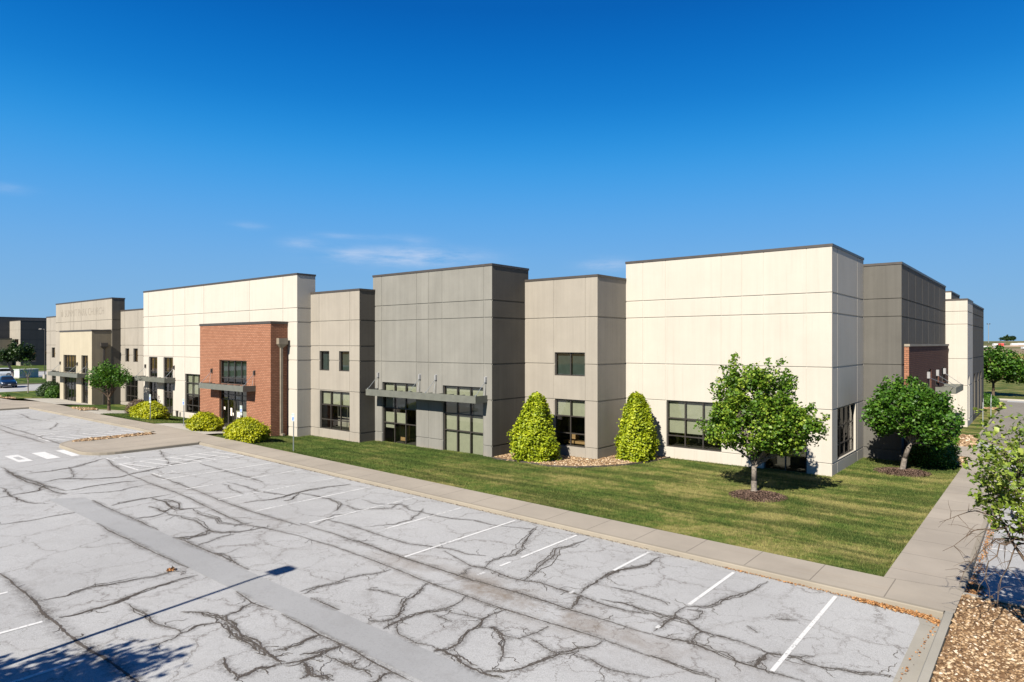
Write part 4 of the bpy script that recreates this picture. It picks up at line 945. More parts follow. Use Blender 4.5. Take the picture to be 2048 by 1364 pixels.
def tree(name, label, cat, base, trunk_h, crown, n_limb, n_twig, n_leaf, lsize, mat, bark='bark', r=.11, group=None, lean=(0, 0), tuft=.22, forks=None, limb_r=.5, flat=1.):
    """crown: list of (cx,cy,cz,rx,ry,rz) ellipsoids relative to the base; twigs end inside them, leaves gather along the twigs"""
    root = tag(empty(name, base), label, cat, group); tb = MB()
    top = np.array([lean[0], lean[1], trunk_h])
    limb(tb, [(0, 0, -.15), (lean[0] * .3, lean[1] * .3, trunk_h * .4), tuple(top)], r * 1.15, r * .8, 9)
    tb.tube((0, 0, -.15), (0, 0, .12), r * 1.9, r * 1.1, 9)
    vol = np.array([c[3] * c[4] * c[5] for c in crown]); pr = vol / vol.sum()
    def sample(k, shell=.55):
        ci = rng.choice(len(crown), k, p=pr); C = np.array(crown)[ci]; d = rng.normal(0, 1, (k, 3)); d /= np.linalg.norm(d, axis=1)[:, None]
        rr = (shell ** 3 + (1 - shell ** 3) * rng.uniform(0, 1, k)) ** (1 / 3); return C[:, :3] + d * rr[:, None] * C[:, 3:]
    ends = sample(n_limb, .45); ends = ends[np.argsort(ends[:, 2])]
    nodes = []; lb = MB()
    for e in ends:
        st = top * rng.uniform(.82, 1.0); mid = (st + e) / 2; pts = curve_pts(st, st + (e - st) * .85, .06, 6, .05)
        limb(lb, pts, r * limb_r * rng.uniform(.6, 1), r * .10, 6); nodes += pts[2:]
    nodes = np.array(nodes); tips = sample(n_twig, .5); LP = []; LR = []
    per = max(1, n_leaf // n_twig)
    for tpt in tips:
        j = np.argmin(np.linalg.norm(nodes - tpt, axis=1) + np.where(nodes[:, 2] > tpt[2] + .2, .8, 0)); s = nodes[j]
        L = np.linalg.norm(tpt - s)
        if L > 2.2: s = s + (tpt - s) * (1 - 2.2 / L)
        pts = curve_pts(s, tpt, .08, 3, .04); limb(lb, pts, r * .09, r * .025, 4)
        t = rng.uniform(.15, 1.0, per) ** .75; e2 = tpt + (tpt - s) / (np.linalg.norm(tpt - s) + 1e-6) * tuft * 1.2 + np.array([0, 0, tuft * 2.2 * rng.uniform(.2, 1.6)]); q = np.where(t[:, None] < .6, s + (tpt - s) * (t[:, None] / .6), tpt + (e2 - tpt) * ((t[:, None] - .6) / .4)) + rng.normal(0, tuft, (per, 3)) * (1.25 - .8 * t[:, None]) * np.array([1, 1, .75 * flat])
        LP.append(q); LR.append(np.clip(rng.uniform(0, 1) * .45 + rng.uniform(0, .55, per), 0, 1))
    tb.build('trunk', M[bark], root, True); lb.build('limbs', M[bark], root, True)
    leaves('crown', np.concatenate(LP), lsize, M[mat], root, np.concatenate(LR))
    return root
def bush(name, label, cat, base, prof, rx, ry, h, n, lsize, mat, core, group=None, lump=.12, box=2.):
    """prof(t) gives the radius share at height share t; box > 2 squares the plan"""
    root = tag(empty(name, base), label, cat, group)
    th = rng.uniform(0, 2 * math.pi, n); t = rng.uniform(0, 1, n) ** .9
    k = 6 + rng.integers(0, 4); ph = rng.uniform(0, 6, 8)
    def rad(th, t):
        l = 1 + lump * (np.sin(3 * th + ph[0] + 5 * t) * .5 + np.sin(5 * th + ph[1] - 9 * t) * .45 + np.sin(9 * th + 14 * t + ph[2]) * .35 + np.sin(15 * th + ph[3] - 23 * t) * .22)
        sq = (np.abs(np.cos(th)) ** box + np.abs(np.sin(th)) ** box) ** (-1 / box)
        return prof(t) * l * sq
    rr = rad(th, t); dep = 1 - np.abs(rng.normal(0, .09, n)) + rng.uniform(-.03, .08, n)
    P = np.stack([np.cos(th) * rr * rx * dep, np.sin(th) * rr * ry * dep, t * h * (1 + lump * .3 * np.sin(4 * th + ph[4]))], 1)
    P += rng.normal(0, lsize * .5, P.shape)
    # top cover
    m = n // 4; a = rng.uniform(0, 2 * math.pi, m); u = np.sqrt(rng.uniform(0, 1, m)); tt = rng.uniform(.80, 1., m); r2 = rad(a, tt) * u
    T = np.stack([np.cos(a) * r2 * rx, np.sin(a) * r2 * ry, tt * h + (1 - u) * .03 * h], 1) + rng.normal(0, lsize * .6, (m, 3)); 
    N1 = np.stack([np.cos(th), np.sin(th), .55 * np.ones(n)], 1); N2 = np.tile([0, 0, 1.], (m, 1))
    P = np.concatenate([P, T]); P[:, 2] = np.maximum(P[:, 2], .02)
    cl = (np.sin(P[:, 0] * 7 + ph[5]) + np.sin(P[:, 1] * 6 + ph[6]) + np.sin(P[:, 2] * 8 + ph[7])) / 6 + .5
    leaves('foliage', P, lsize, M[mat], root, np.clip(cl * .45 + rng.uniform(0, .6, len(P)), 0, 1), N=np.concatenate([N1, N2]), curl=.4)
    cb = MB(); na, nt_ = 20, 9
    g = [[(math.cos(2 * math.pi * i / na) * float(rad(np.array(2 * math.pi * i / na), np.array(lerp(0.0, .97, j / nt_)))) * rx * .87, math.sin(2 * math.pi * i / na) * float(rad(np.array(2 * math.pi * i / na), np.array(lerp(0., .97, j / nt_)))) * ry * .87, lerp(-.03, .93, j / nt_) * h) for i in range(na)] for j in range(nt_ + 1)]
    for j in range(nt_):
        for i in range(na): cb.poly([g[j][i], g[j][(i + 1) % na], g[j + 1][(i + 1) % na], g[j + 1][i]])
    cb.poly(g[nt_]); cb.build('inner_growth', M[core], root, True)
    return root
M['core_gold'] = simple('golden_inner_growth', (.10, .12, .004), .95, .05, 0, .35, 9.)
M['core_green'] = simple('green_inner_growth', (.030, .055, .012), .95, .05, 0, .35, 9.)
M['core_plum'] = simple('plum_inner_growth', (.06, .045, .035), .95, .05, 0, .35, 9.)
def at(x, y, off=0.): return (x, y, grade(x, y) + off)
# maple on the front lawn
tree('maple_tree', 'leafy maple in a dark mulch ring on the front lawn before the cream corner block', 'tree', at(-10.27, 29.75, .06), 1.35,
     [(.2, 0, 3.0, 2.1, 2.0, 1.35), (.35, .1, 4.3, 1.45, 1.4, 1.15), (-.85, 0, 4.2, 1.0, 1.0, 1.2), (1.35, .1, 2.8, 1.5, 1.5, 1.0), (.3, 0, 5.7, .38, .4, 1.0), (1.3, .2, 5.15, .38, .4, .9), (-.85, 0, 5.3, .35, .4, .8), (-1.6, -.1, 2.7, .8, .9, .7), (2.25, .3, 3.3, .65, .7, .6), (-1.7, 0, 4.2, .3, .3, .6)],
     30, 440, 25000, .13, 'leaf_maple', 'bark', .125, tuft=.155)
# tree by the right corner
tree('lawn_tree', 'dense broad green tree beside the brick side entrance, in its own mulch ring', 'tree', at(-6.05, 39.9, .06), 1.7,
     [(.35, 0, 3.1, 1.8, 2.0, 1.15), (1.4, .2, 2.4, 1.25, 1.6, 1.0), (-.9, -.3, 2.7, .75, 1.1, .8), (-.1, .1, 4.0, 1.1, 1.2, .6), (1.0, 0, 3.6, 1.0, 1.2, .6)],
     26, 400, 21000, .14, 'leaf_green', 'bark', .13, lean=(.45, .0), tuft=.17)
# small multi-stem tree by the far entrance
tree('courtyard_tree', 'small wide forked tree on the lawn patch by the far stucco entrance', 'tree', at(-67.0, 23.6, .10), 1.3,
     [(-.3, 0, 2.9, 1.9, 1.9, .7), (.4, 0, 3.5, 1.2, 1.2, .55), (-1.5, 0, 2.4, 1.0, 1.0, .55), (1.6, 0, 2.9, 1.0, 1.0, .6)],
     14, 200, 5200, .16, 'leaf_green', 'bark_dark', .13, limb_r=.65, tuft=.2)
# right edge foreground tree, trunk beyond the frame
FT = tree('foreground_tree', 'pale green tree reaching in from the right edge over the side path and parked cars', 'tree', at(-.10, 17.9, .1), 1.4,
     [(.3, -.2, 3.7, 1.7, 1.8, 1.1), (-.35, .1, 3.8, 1.1, 1.3, .8), (-.6, .3, 4.6, .8, .7, .4), (.2, .4, 2.9, 1.3, 1.2, .7)],
     16, 210, 5200, .11, 'leaf_pale', 'bark_dark', .10, tuft=.13)
lb = MB()
for k, (s, e) in enumerate((((-.2, -.1, 2.6), (-1.75, -.5, 2.1)), ((-.4, 0, 2.65), (-1.9, .3, 2.55)), ((-.5, -.1, 2.5), (-1.15, -.6, 1.2)), ((-.6, -.1, 2.5), (-1.45, -.4, 1.4)), ((-.4, -.2, 2.45), (-.75, -.7, 1.25)), ((-.1, -.2, 2.4), (.05, -.9, 1.1)), ((.1, -.1, 2.5), (.7, -.9, 1.6)))):
    pts = curve_pts((0, 0, 2.4), s, .1, 3, .04)[:-1] + curve_pts(s, e, .22, 8, .05); limb(lb, pts, .026, .004, 5)
    for j in range(3, len(pts) - 1):
        for _ in range(2):
            d = rng.normal(0, .22, 3); d[2] -= .12; q = curve_pts(pts[j], pts[j] + d * 1.3, .1, 3, .08); limb(lb, q, .007, .002, 4)
lb.build('bare_branches', M['bark_dark'], FT, True)
# trees standing just outside the picture that throw the shadows on the car park
tree('island_tree', 'leafy parking island tree just past the lower left corner, seen by its dappled shadow', 'tree', at(-14.3, -3.2), 1.9,
     [(-.3, 0, 3.9, 2.0, 2.0, 1.6), (.5, .4, 5.0, 1.3, 1.3, 1.5)], 14, 240, 8000, .17, 'leaf_green', tuft=.25)
# backdrop trees on the right
tree('boundary_tree', 'big round green tree past the hedge at the end of the drive', 'tree', (-5.6, 104.0, -6.7), 1.9,
     [(0, 0, 3.9, 3.4, 3.2, 1.75), (-2.2, 0, 3.5, 2.4, 2.4, 1.6), (2.6, 0, 3.0, 2.3, 2.3, 1.3), (-.6, 0, 4.8, 2.2, 2.2, .9), (4.0, 0, 2.4, 1.2, 1.8, .8)], 18, 300, 9500, .30, 'leaf_green', 'bark_dark', .16, tuft=.30)
for i, (x, y, s, lab) in enumerate(((-149.5, 36.2, 1.0, 'dark leaning tree beside the striped utility cabinet at the far left'),)):
    tree('verge_tree', lab, 'tree', (x + 2, y, -6.0), 3.2, [(.5, .3, 4.2, 1.6, 1.6, 1.0), (.2, 1.5, 3.9, 1.4, 1.5, 1.1), (-.2, -1.8, 3.4, 1.3, 1.5, .8), (0, .4, 5.1, 1.1, 1.2, .8)], 12, 160, 5500, .32, 'leaf_dark', 'bark', .2, tuft=.32, lean=(-.3, -1.3))
tree('sapling', 'thin young tree with a nearly bare crown on the near left verge', 'tree', (-96.2, 25.0, -5.9), 1.7, [(0, -.2, 3.0, .9, .9, 1.1)], 9, 45, 135, .12, 'leaf_green', 'bark', .055, tuft=.14)
for i, (a, d, w, h, lab) in enumerate(((2015, 930, 13, 8.5, 'single round tree standing on the distant ridge line'),)):
    lat = (a - 1024) / 1320 * d; X = -.6318 * d + .7751 * lat; Y = .7751 * d + .6318 * lat
    tree('ridge_tree', lab, 'tree', (X, Y, land_z(X, Y)), 1.5, [(0, 0, 3.5, 4.5, 4.5, 2.7), (-5, 3, 2.6, 4, 4, 2.), (5, -3, 2.6, 4.5, 4.5, 2.)], 6, 70, 2200, 1.4, 'leaf_dark', 'bark_dark', .3, tuft=.9)
# the two golden cones
cone = lambda a: (lambda t: np.clip((1 - t) ** .62, 0, 1) * (.80 + .35 * np.minimum(t * 5, 1)) * a)
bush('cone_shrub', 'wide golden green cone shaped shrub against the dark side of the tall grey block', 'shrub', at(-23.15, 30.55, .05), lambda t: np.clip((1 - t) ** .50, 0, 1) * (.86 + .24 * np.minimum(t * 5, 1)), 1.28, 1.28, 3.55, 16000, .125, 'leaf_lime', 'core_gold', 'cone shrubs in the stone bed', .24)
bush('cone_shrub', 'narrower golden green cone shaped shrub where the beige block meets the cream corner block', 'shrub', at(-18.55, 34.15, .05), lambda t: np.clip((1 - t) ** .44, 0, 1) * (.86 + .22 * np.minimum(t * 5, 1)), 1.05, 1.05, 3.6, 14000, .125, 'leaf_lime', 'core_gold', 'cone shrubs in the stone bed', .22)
# clipped golden shrubs by the doors
dome = lambda t: (1 - np.clip((t - .35) / .65, 0, 1) ** 2.4 * .75) * (.90 + .1 * np.minimum(t * 4, 1))
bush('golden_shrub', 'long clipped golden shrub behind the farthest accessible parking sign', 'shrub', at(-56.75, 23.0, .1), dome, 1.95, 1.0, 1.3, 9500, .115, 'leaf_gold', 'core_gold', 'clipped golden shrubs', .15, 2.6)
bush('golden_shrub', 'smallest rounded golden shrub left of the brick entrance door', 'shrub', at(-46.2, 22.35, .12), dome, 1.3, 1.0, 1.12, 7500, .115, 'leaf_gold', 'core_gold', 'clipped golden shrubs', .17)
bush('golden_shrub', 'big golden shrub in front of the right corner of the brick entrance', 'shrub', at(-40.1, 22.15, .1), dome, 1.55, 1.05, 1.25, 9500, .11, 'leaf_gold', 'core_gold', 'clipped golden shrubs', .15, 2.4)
bush('dark_shrub', 'larger dark green shrub at the far left corner of the building', 'shrub', (-90.0, 25.6, -6.2), dome, 1.35, 1.3, 1.75, 3500, .12, 'leaf_dark', 'core_green', 'dark shrubs')
bush('dark_shrub', 'smaller mid green shrub touching the far stucco entrance', 'shrub', (-87.1, 25.1, -6.3), dome, .75, .8, 1.45, 2200, .12, 'leaf_green', 'core_green', 'dark shrubs')
bush('plum_shrub', 'low plum brown shrub behind the farthest golden shrub', 'shrub', at(-62.6, 24.4, .1), dome, 1.1, .9, 1.3, 2600, .09, 'leaf_plum', 'core_plum')
bush('green_shrub', 'low dark green shrub under the tree at the side entrance', 'shrub', at(-5.0, 43.1, .05), dome, 1.15, 1.3, 1.7, 5000, .10, 'leaf_green', 'core_green')
bush('hedge', 'clipped dark green hedge at the far right end of the building', 'hedge', (-6.4, 86.6, -6.75), dome, 2.2, 2.0, 1.55, 4500, .13, 'leaf_green', 'core_green', None, .05, 4.)
bush('tiny_shrub', 'tiny green tuft on the stone bed at the far left', 'shrub', (-89.5, 21.2, -5.95), dome, .45, .4, .4, 400, .08, 'leaf_green', 'core_green')
# mulch rings
def chips(name, label, cat, cx, cy, rr, h, n, base, chipm, size):
    root = tag(empty(name, at(cx, cy)), label, cat); mb = MB(); na = 28; prev = None
    for j in range(6):
        u = j / 5; ring = [(math.cos(2 * math.pi * i / na) * rr * u * (1 + .08 * math.sin(5 * i)), math.sin(2 * math.pi * i / na) * rr * u * (1 + .08 * math.sin(4 * i)), h * (1 - u * u) + .035) for i in range(na)]
        if prev:
            for i in range(na): mb.poly([prev[i], ring[i], ring[(i + 1) % na], prev[(i + 1) % na]])
        prev = ring
    mb.build('mound', M[base], root, True)
    a = rng.uniform(0, 6.283, n); u = np.sqrt(rng.uniform(0, 1.12, n)); P = np.stack([np.cos(a) * u * rr, np.sin(a) * u * rr, h * np.clip(1 - u * u, 0, 1) + .05], 1)
    o = leaves('bark_chips', P, size, M[chipm], root, up=1.5); tag(o, kind='stuff')
    return root
chips('mulch_ring', 'round mound of dark bark mulch under the front lawn maple', 'mulch', -9.95, 29.3, 1.15, .10, 2600, 'mulch', 'chip', .07)
chips('mulch_ring', 'dark bark mulch mound under the tree near the side entrance', 'mulch', -6.0, 39.6, 1.25, .10, 2600, 'mulch', 'chip', .07)
# stones
def stones(name, poly, n, size, off, zf=grade, mat='rock'):
    P = np.array(poly); lo = P.min(0); hi = P.max(0); pts = []
    def inside(q):
        x, y = q[:, 0], q[:, 1]; r = np.zeros(len(q), bool); j = len(P) - 1
        for i in range(len(P)):
            c = ((P[i, 1] > y) != (P[j, 1] > y)) & (x < (P[j, 0] - P[i, 0]) * (y - P[i, 1]) / (P[j, 1] - P[i, 1] + 1e-12) + P[i, 0]); r ^= c; j = i
        return r
    q = rng.uniform(lo, hi, (int(n * 3), 2)); q = q[inside(q)][:n]; n = len(q)
    z = np.array([zf(a, b) for a, b in q]) + off
    base = np.array([(1, 0, 0), (0, 1, 0), (-1, 0, 0), (0, -1, 0), (0, 0, 1), (.7, .7, .5), (-.6, .6, .55), (-.5, -.7, .5), (.6, -.6, .5)], float)
    fc = np.array([(0, 5, 8), (0, 1, 5), (1, 6, 5), (1, 2, 6), (2, 7, 6), (2, 3, 7), (3, 8, 7), (3, 0, 8), (4, 8, 5), (4, 5, 6), (4, 6, 7), (4, 7, 8)])
    s = size * rng.lognormal(0, .32, n)[:, None, None] * rng.uniform(.6, 1.3, (n, 1, 3)) * np.array([1, 1, .6]); B = base[None] * (1 + rng.uniform(-.2, .2, (n, 9, 1)))
    B = B * s; a = rng.uniform(0, 6.28, n); ca, sa = np.cos(a)[:, None], np.sin(a)[:, None]; tl = rng.normal(0, .5, n)[:, None]
    x = B[:, :, 0] * ca - B[:, :, 1] * sa; y = B[:, :, 0] * sa + B[:, :, 1] * ca; zz = B[:, :, 2] + x * np.tan(np.clip(tl, -.7, .7)) * .5
    V = np.stack([x + q[:, 0:1], y + q[:, 1:2], zz + z[:, None]], 2).reshape(-1, 3); F = (fc[None] + np.arange(n)[:, None, None] * 9).reshape(-1, 3)
    return tag(np_mesh(name, V, F, M[mat], attr=np.repeat(rng.uniform(0, 1, n), 9)), kind='stuff')
stones('stones', [(-1.84, 9), (3.5, 9), (4.5, 21.1), (-1.80, 21.1)], 21000, .034, S - .022)
stones('stones', strip, 1300, .055, S + .01)
stones('stones', BED, 6500, .045, .06)
stones('stones', [(-5.4, 43.2), (-3.66, 43.2), (-3.66, 46.8), (-6.2, 46.8), (-6.2, 44.2)], 1600, .06, .10)
stones('stones', [(-6.2, 51.45), (-3.7, 51.45), (-3.95, 58.4), (-6.2, 58.4)], 1800, .07, .10)
stones('stones', [(-70.5, 21.6), (-66.5, 21.2), (-66.5, 22.5), (-69, 23.3)], 900, .07, S + .05)
stones('stones', [(-96, 20.55), (-87.5, 20.8), (-86.4, 21.5), (-90, 21.7), (-96, 21.2)], 900, .07, S + .05)
stones('stones', [(-9, 82.5), (-4.4, 82.5), (-3.9, 90), (-9, 90)], 1200, .10, .10)
# dry leaves and grit gathered along the kerb
def litter(pts, n, sx, size, mat='litter', zo=.02):
    P = densify(pts, .1); P = np.array(P); i = rng.integers(0, len(P), n); q = P[i] + rng.normal(0, sx, (n, 2)); z = np.array([lotz(a) for a in q[:, 0]]) + zo
    Pn = np.concatenate([q, (z + np.abs(rng.normal(0, .012, n)))[:, None]], 1); return tag(leaves('leaf_litter', Pn, size, M[mat], None, up=2.), kind='stuff')
litter([(-3.9, 19.22), (-2.3, 19.12), (-2.12, 18.9)], 1500, .07, .055)
litter([(-7.5, 19.27), (-3.6, 19.25)], 500, .03, .035)
litter([(-36, 19.27), (-7.5, 19.27)], 1600, .03, .03, 'chip')
litter([(-2.35, 15), (-2.1, 19)], 60, .03, .05)
litter([(-1.66, 22), (-1.66, 42)], 1500, .06, .045)
litter([(-1.3, 21.6), (-1.7, 21.6), (-1.6, 22.6)], 700, .12, .05)
ll = leaves('fallen_leaves', np.array([[-19.55 + dx, 8.54 + dy, lotz(-19.5) + .04 + dz] for dx, dy, dz in rng.normal(0, .05, (14, 3)) * [1, 1, .3]]), .13, M['litter'], None, up=1.)
tag(ll, 'small clump of brown dead leaves lying alone on the asphalt by the grey patch', 'leaves')
# grass blades
def blades(poly, n, zoff, size=.055, holes=()):
    P = np.array(poly); lo = P.min(0); hi = P.max(0)
    def inside(q, P):
        x, y = q[:, 0], q[:, 1]; r = np.zeros(len(q), bool); j = len(P) - 1
        for i in range(len(P)):
            r ^= ((P[i, 1] > y) != (P[j, 1] > y)) & (x < (P[j, 0] - P[i, 0]) * (y - P[i, 1]) / (P[j, 1] - P[i, 1] + 1e-12) + P[i, 0]); j = i
        return r
    q = rng.uniform(lo, hi, (n * 2, 2)); q = q[inside(q, P)]
    for h in holes: q = q[~inside(q, np.array(h))]
    q = q[:n]; n = len(q); X, Y = q[:, 0], q[:, 1]
    L = -6.80 - .0148 * np.clip(X, -50, 2); zb = np.interp(X, [-92, -84, -76, -66, -50, -20, -8.5, -3.6, 5], [-6.06, -6.42, -6.50, -6.66, -6.72, -6.73, -6.71, -6.745, -6.80])
    t = np.clip((Y - 21.1) / 6.2, 0, 1); t = t * t * (3 - 2 * t); z = L + (zb - L) * t + zoff
    a = rng.uniform(0, 6.28, n); h = size * rng.uniform(.5, 1.5, n); w = .007 + .004 * rng.uniform(0, 1, n); lx, ly = rng.normal(0, .45, n) * h, rng.normal(0, .45, n) * h
    V = np.stack([np.stack([X - np.cos(a) * w, Y - np.sin(a) * w, z], 1), np.stack([X + np.cos(a) * w, Y + np.sin(a) * w, z], 1), np.stack([X + lx, Y + ly, z + h], 1)], 1).reshape(-1, 3)
    F = np.arange(n * 3).reshape(-1, 3)
    return tag(np_mesh('grass', V, F, M['blade'], attr=np.repeat(rng.uniform(0, 1, n), 3)), kind='stuff')
hB = BED
blades([p for p in LAWN], 240000, .03, .055, (hB,))
blades(front_lawn, 22000, S + .02, .06)
blades([(-43.4, 21.08), (-3.6, 21.08), (-3.6, 21.32), (-43.4, 21.32)], 9000, .05, .085)
blades([(-3.86, 21.1), (-3.60, 21.1), (-3.60, 43.2), (-3.86, 43.2)], 5000, .05, .085)
# ------------------------------------------------------------------ street furniture
def wheelchair(mb, cx, cz, s, y):
    f = MB(); 
    pts = [(-.12, .30), (-.10, .12), (.10, .12), (.20, -.12)]
    for a, b in zip(pts, pts[1:]): mb.tube((cx + a[0] * s, y, cz + a[1] * s), (cx + b[0] * s, y, cz + b[1] * s), .03 * s, n=5)
    mb.tube((cx - .12 * s, y - .001, cz + .36 * s), (cx - .12 * s, y + .001, cz + .36 * s), .055 * s, n=8)
    for i in range(9):
        a, b = R(150 + i * 24), R(174 + i * 24); mb.tube((cx + (.0 + .2 * math.cos(a)) * s, y, cz + (-.08 + .2 * math.sin(a)) * s), (cx + (.2 * math.cos(b)) * s, y, cz + (-.08 + .2 * math.sin(b)) * s), .025 * s, n=5)
def acc_sign(x, y, z, top, van, label, post='steel'):
    root = tag(empty('parking_sign', (x, y, z)), label, 'sign', 'accessible parking signs along the footpath')
    h = top - z
    p = MB(); p.box(-.028, .028, -.02, .02, -.1, h - .02); p.build('post', M[post], root)
    z1 = h - .47
    b = MB(); b.box(-.155, .155, -.035, -.025, z1, h); b.build('sign_plate', M['white'], root, bevel=.004)
    g = MB()
    for (a0, a1, c0, c1) in ((-.15, .15, z1 + .455, z1 + .460), (-.15, .15, z1 + .01, z1 + .015), (-.15, -.145, z1 + .015, z1 + .455), (.145, .15, z1 + .015, z1 + .455)): g.box(a0, a1, -.038, -.0355, c0, c1)
    g.build('sign_border', M['green'], root)
    for k, w in enumerate(('RESERVED', 'PARKING')):
        t = text(w, .062, (0, -.0365, z1 + .375 - k * .075), RX, M['green'], root, 'lettering', .001, 'CENTER', .92); t.parent = root
    s = MB(); s.box(-.085, .085, -.0385, -.0355, z1 + .045, z1 + .245); q = s.build('blue_panel', M['blue'], root)
    wv = MB(); wheelchair(wv, 0.0, z1 + .135, .26, -.040); wv.build('wheelchair_symbol', M['white'], q)
    if van:
        v = MB(); v.box(-.155, .155, -.035, -.025, z1 - .19, z1 - .03); v.build('lower_plate', M['white'], root, bevel=.004)
        for k, w in enumerate(('VAN', 'ACCESSIBLE')):
            t = text(w, .05, (0, -.0365, z1 - .095 - k * .06), RX, M['green'], root, 'lettering', .001, 'CENTER', .85); t.parent = root
    return root
acc_sign(-54.8, 22.25, grade(-54.8, 22.25) + S, -3.95, True, 'accessible parking sign with two plates in front of the long clipped golden shrub')
acc_sign(-48.88, 22.15, grade(-48.88, 22.15) + S, -3.98, False, 'single plate accessible parking sign between the long golden shrub and the smallest one')
acc_sign(-42.5, 23.1, grade(-42.5, 23.1) + .12, -4.17, True, 'accessible parking sign with two plates rising behind the big golden shrub at the brick entrance')
acc_sign(-34.3, 21.85, grade(-34.3, 21.85) + .1, -4.05, False, 'single plate accessible parking sign alone on the lawn right of the brick entrance')
for x, y, top, lab in ((-4.17, 64.9, -4.38, 'nearer thin sign on a steel post seen edge on beside the drive at the right'), (-3.98, 70.8, -4.35, 'farther thin sign on a steel post seen edge on beside the drive at the right')):
    r_ = tag(empty('edge_on_sign', (x, y, -6.7)), lab, 'sign', 'signs beside the drive'); h = top + 6.7
    p = MB(); p.box(-.03, .03, -.03, .03, -.1, h - .3); p.build('post', M['steel'], r_); p = MB(); p.box(.031, .042, -.15, .15, h - .75, h); p.build('sign_plate', M['white'], r_)
for x, y, lab in ((-60.35, 26.75, 'short dark bollard light at the foot of the cream wall left of the brick entrance'), (-44.6, 25.35, 'short dark bollard light against the red brick entrance wall')):
    r_ = tag(empty('bollard_light', (x, y, grade(x, y))), lab, 'light', 'bollard lights at the wall'); p = MB(); p.tube((0, 0, -.2), (0, 0, .55), .10, n=14); p.build('post', M['darkmetal'], r_); p = MB(); p.tube((0, 0, .552), (0, 0, .72), .12, .11, n=14); p.build('lamp_head', M['cap'], r_)
# light column just left of the picture whose shadow crosses the car park
def light_column(x, y, zb, h, label, r=.075, base=True, arm=(0., 1.), col='darkmetal'):
    root = tag(empty('light_column', (x, y, zb)), label, 'light')
    if base: b = MB(); b.tube((0, 0, -.3), (0, 0, .75), .30, n=20); b.build('concrete_base', M['pad'], root)
    p = MB(); p.tube((0, 0, .75 if base else 0), (0, 0, h), r, r * .7, 10); p.build('pole', M[col], root)
    a = MB(); ax, ay = arm; n = math.hypot(ax, ay); ax, ay = ax / n, ay / n
    a.tube((0, 0, h - .08), (ax * .45, ay * .45, h - .04), .04, n=8); a.build('arm', M[col], root)
    hd = MB(); ux, uy = -ay, ax
    P_ = lambda s, t, z: (ax * s + ux * t, ay * s + uy * t, z)
    for zz, w in ((h - .10, .26), (h + .06, .18)): pass
    lo = [P_(.4, -.26, h - .10), P_(1.0, -.26, h - .10), P_(1.0, .26, h - .10), P_(.4, .26, h - .10)]; hi = [P_(.45, -.18, h + .08), P_(.95, -.18, h + .08), P_(.95, .18, h + .08), P_(.45, .18, h + .08)]
    hd.poly(list(reversed(lo))); hd.poly(hi)
    for i in range(4): hd.poly([lo[i], lo[(i + 1) % 4], hi[(i + 1) % 4], hi[i]])
    hd.build('lamp_head', M[col], root); return root
Lh = 7.4; dd = Lh / math.tan(SUN_EL)
light_column(-17.25 + .115 * dd + .03, 10.6 - .99 * dd - .7, lotz(-17), Lh, 'tall car park light column just beyond the left edge, seen by its long straight shadow', arm=(0, 1))
light_column(-134.3, 37.3, -6.0, 8.6, 'dark light column on a round concrete base beside the far left corner of the building', arm=(-1, -.6))
# utility cabinet
UC = tag(empty('utility_cabinet', (-139.5, 36.0, -5.94), R(-76)), 'pale ribbed utility cabinet on the grass strip at the far left', 'cabinet')
b = MB(); b.box(-1.75, 1.75, -1.0, 1.0, 0, .12); b.build('base_slab', M['pad'], UC)
M['cab'] = simple('pale_green_cabinet_paint', (.36, .40, .38), .6, .3); M['cab_door'] = simple('grey_cabinet_door', (.17, .19, .19), .75, .2)
b = MB(); b.box(-1.55, 1.55, -.8, .8, .12, 1.45); b.build('casing', M['cab'], UC, bevel=.03)
b = MB(); b.box(-1.62, 1.62, -.87, .87, 1.452, 1.56); b.build('lid', M['white'], UC, bevel=.03)
for k in range(4):
    b = MB(); b.box(-1.42 + k * .75, -.86 + k * .75, -.83, -.803, .25, 1.35); b.build('door', M['cab_door'], UC)
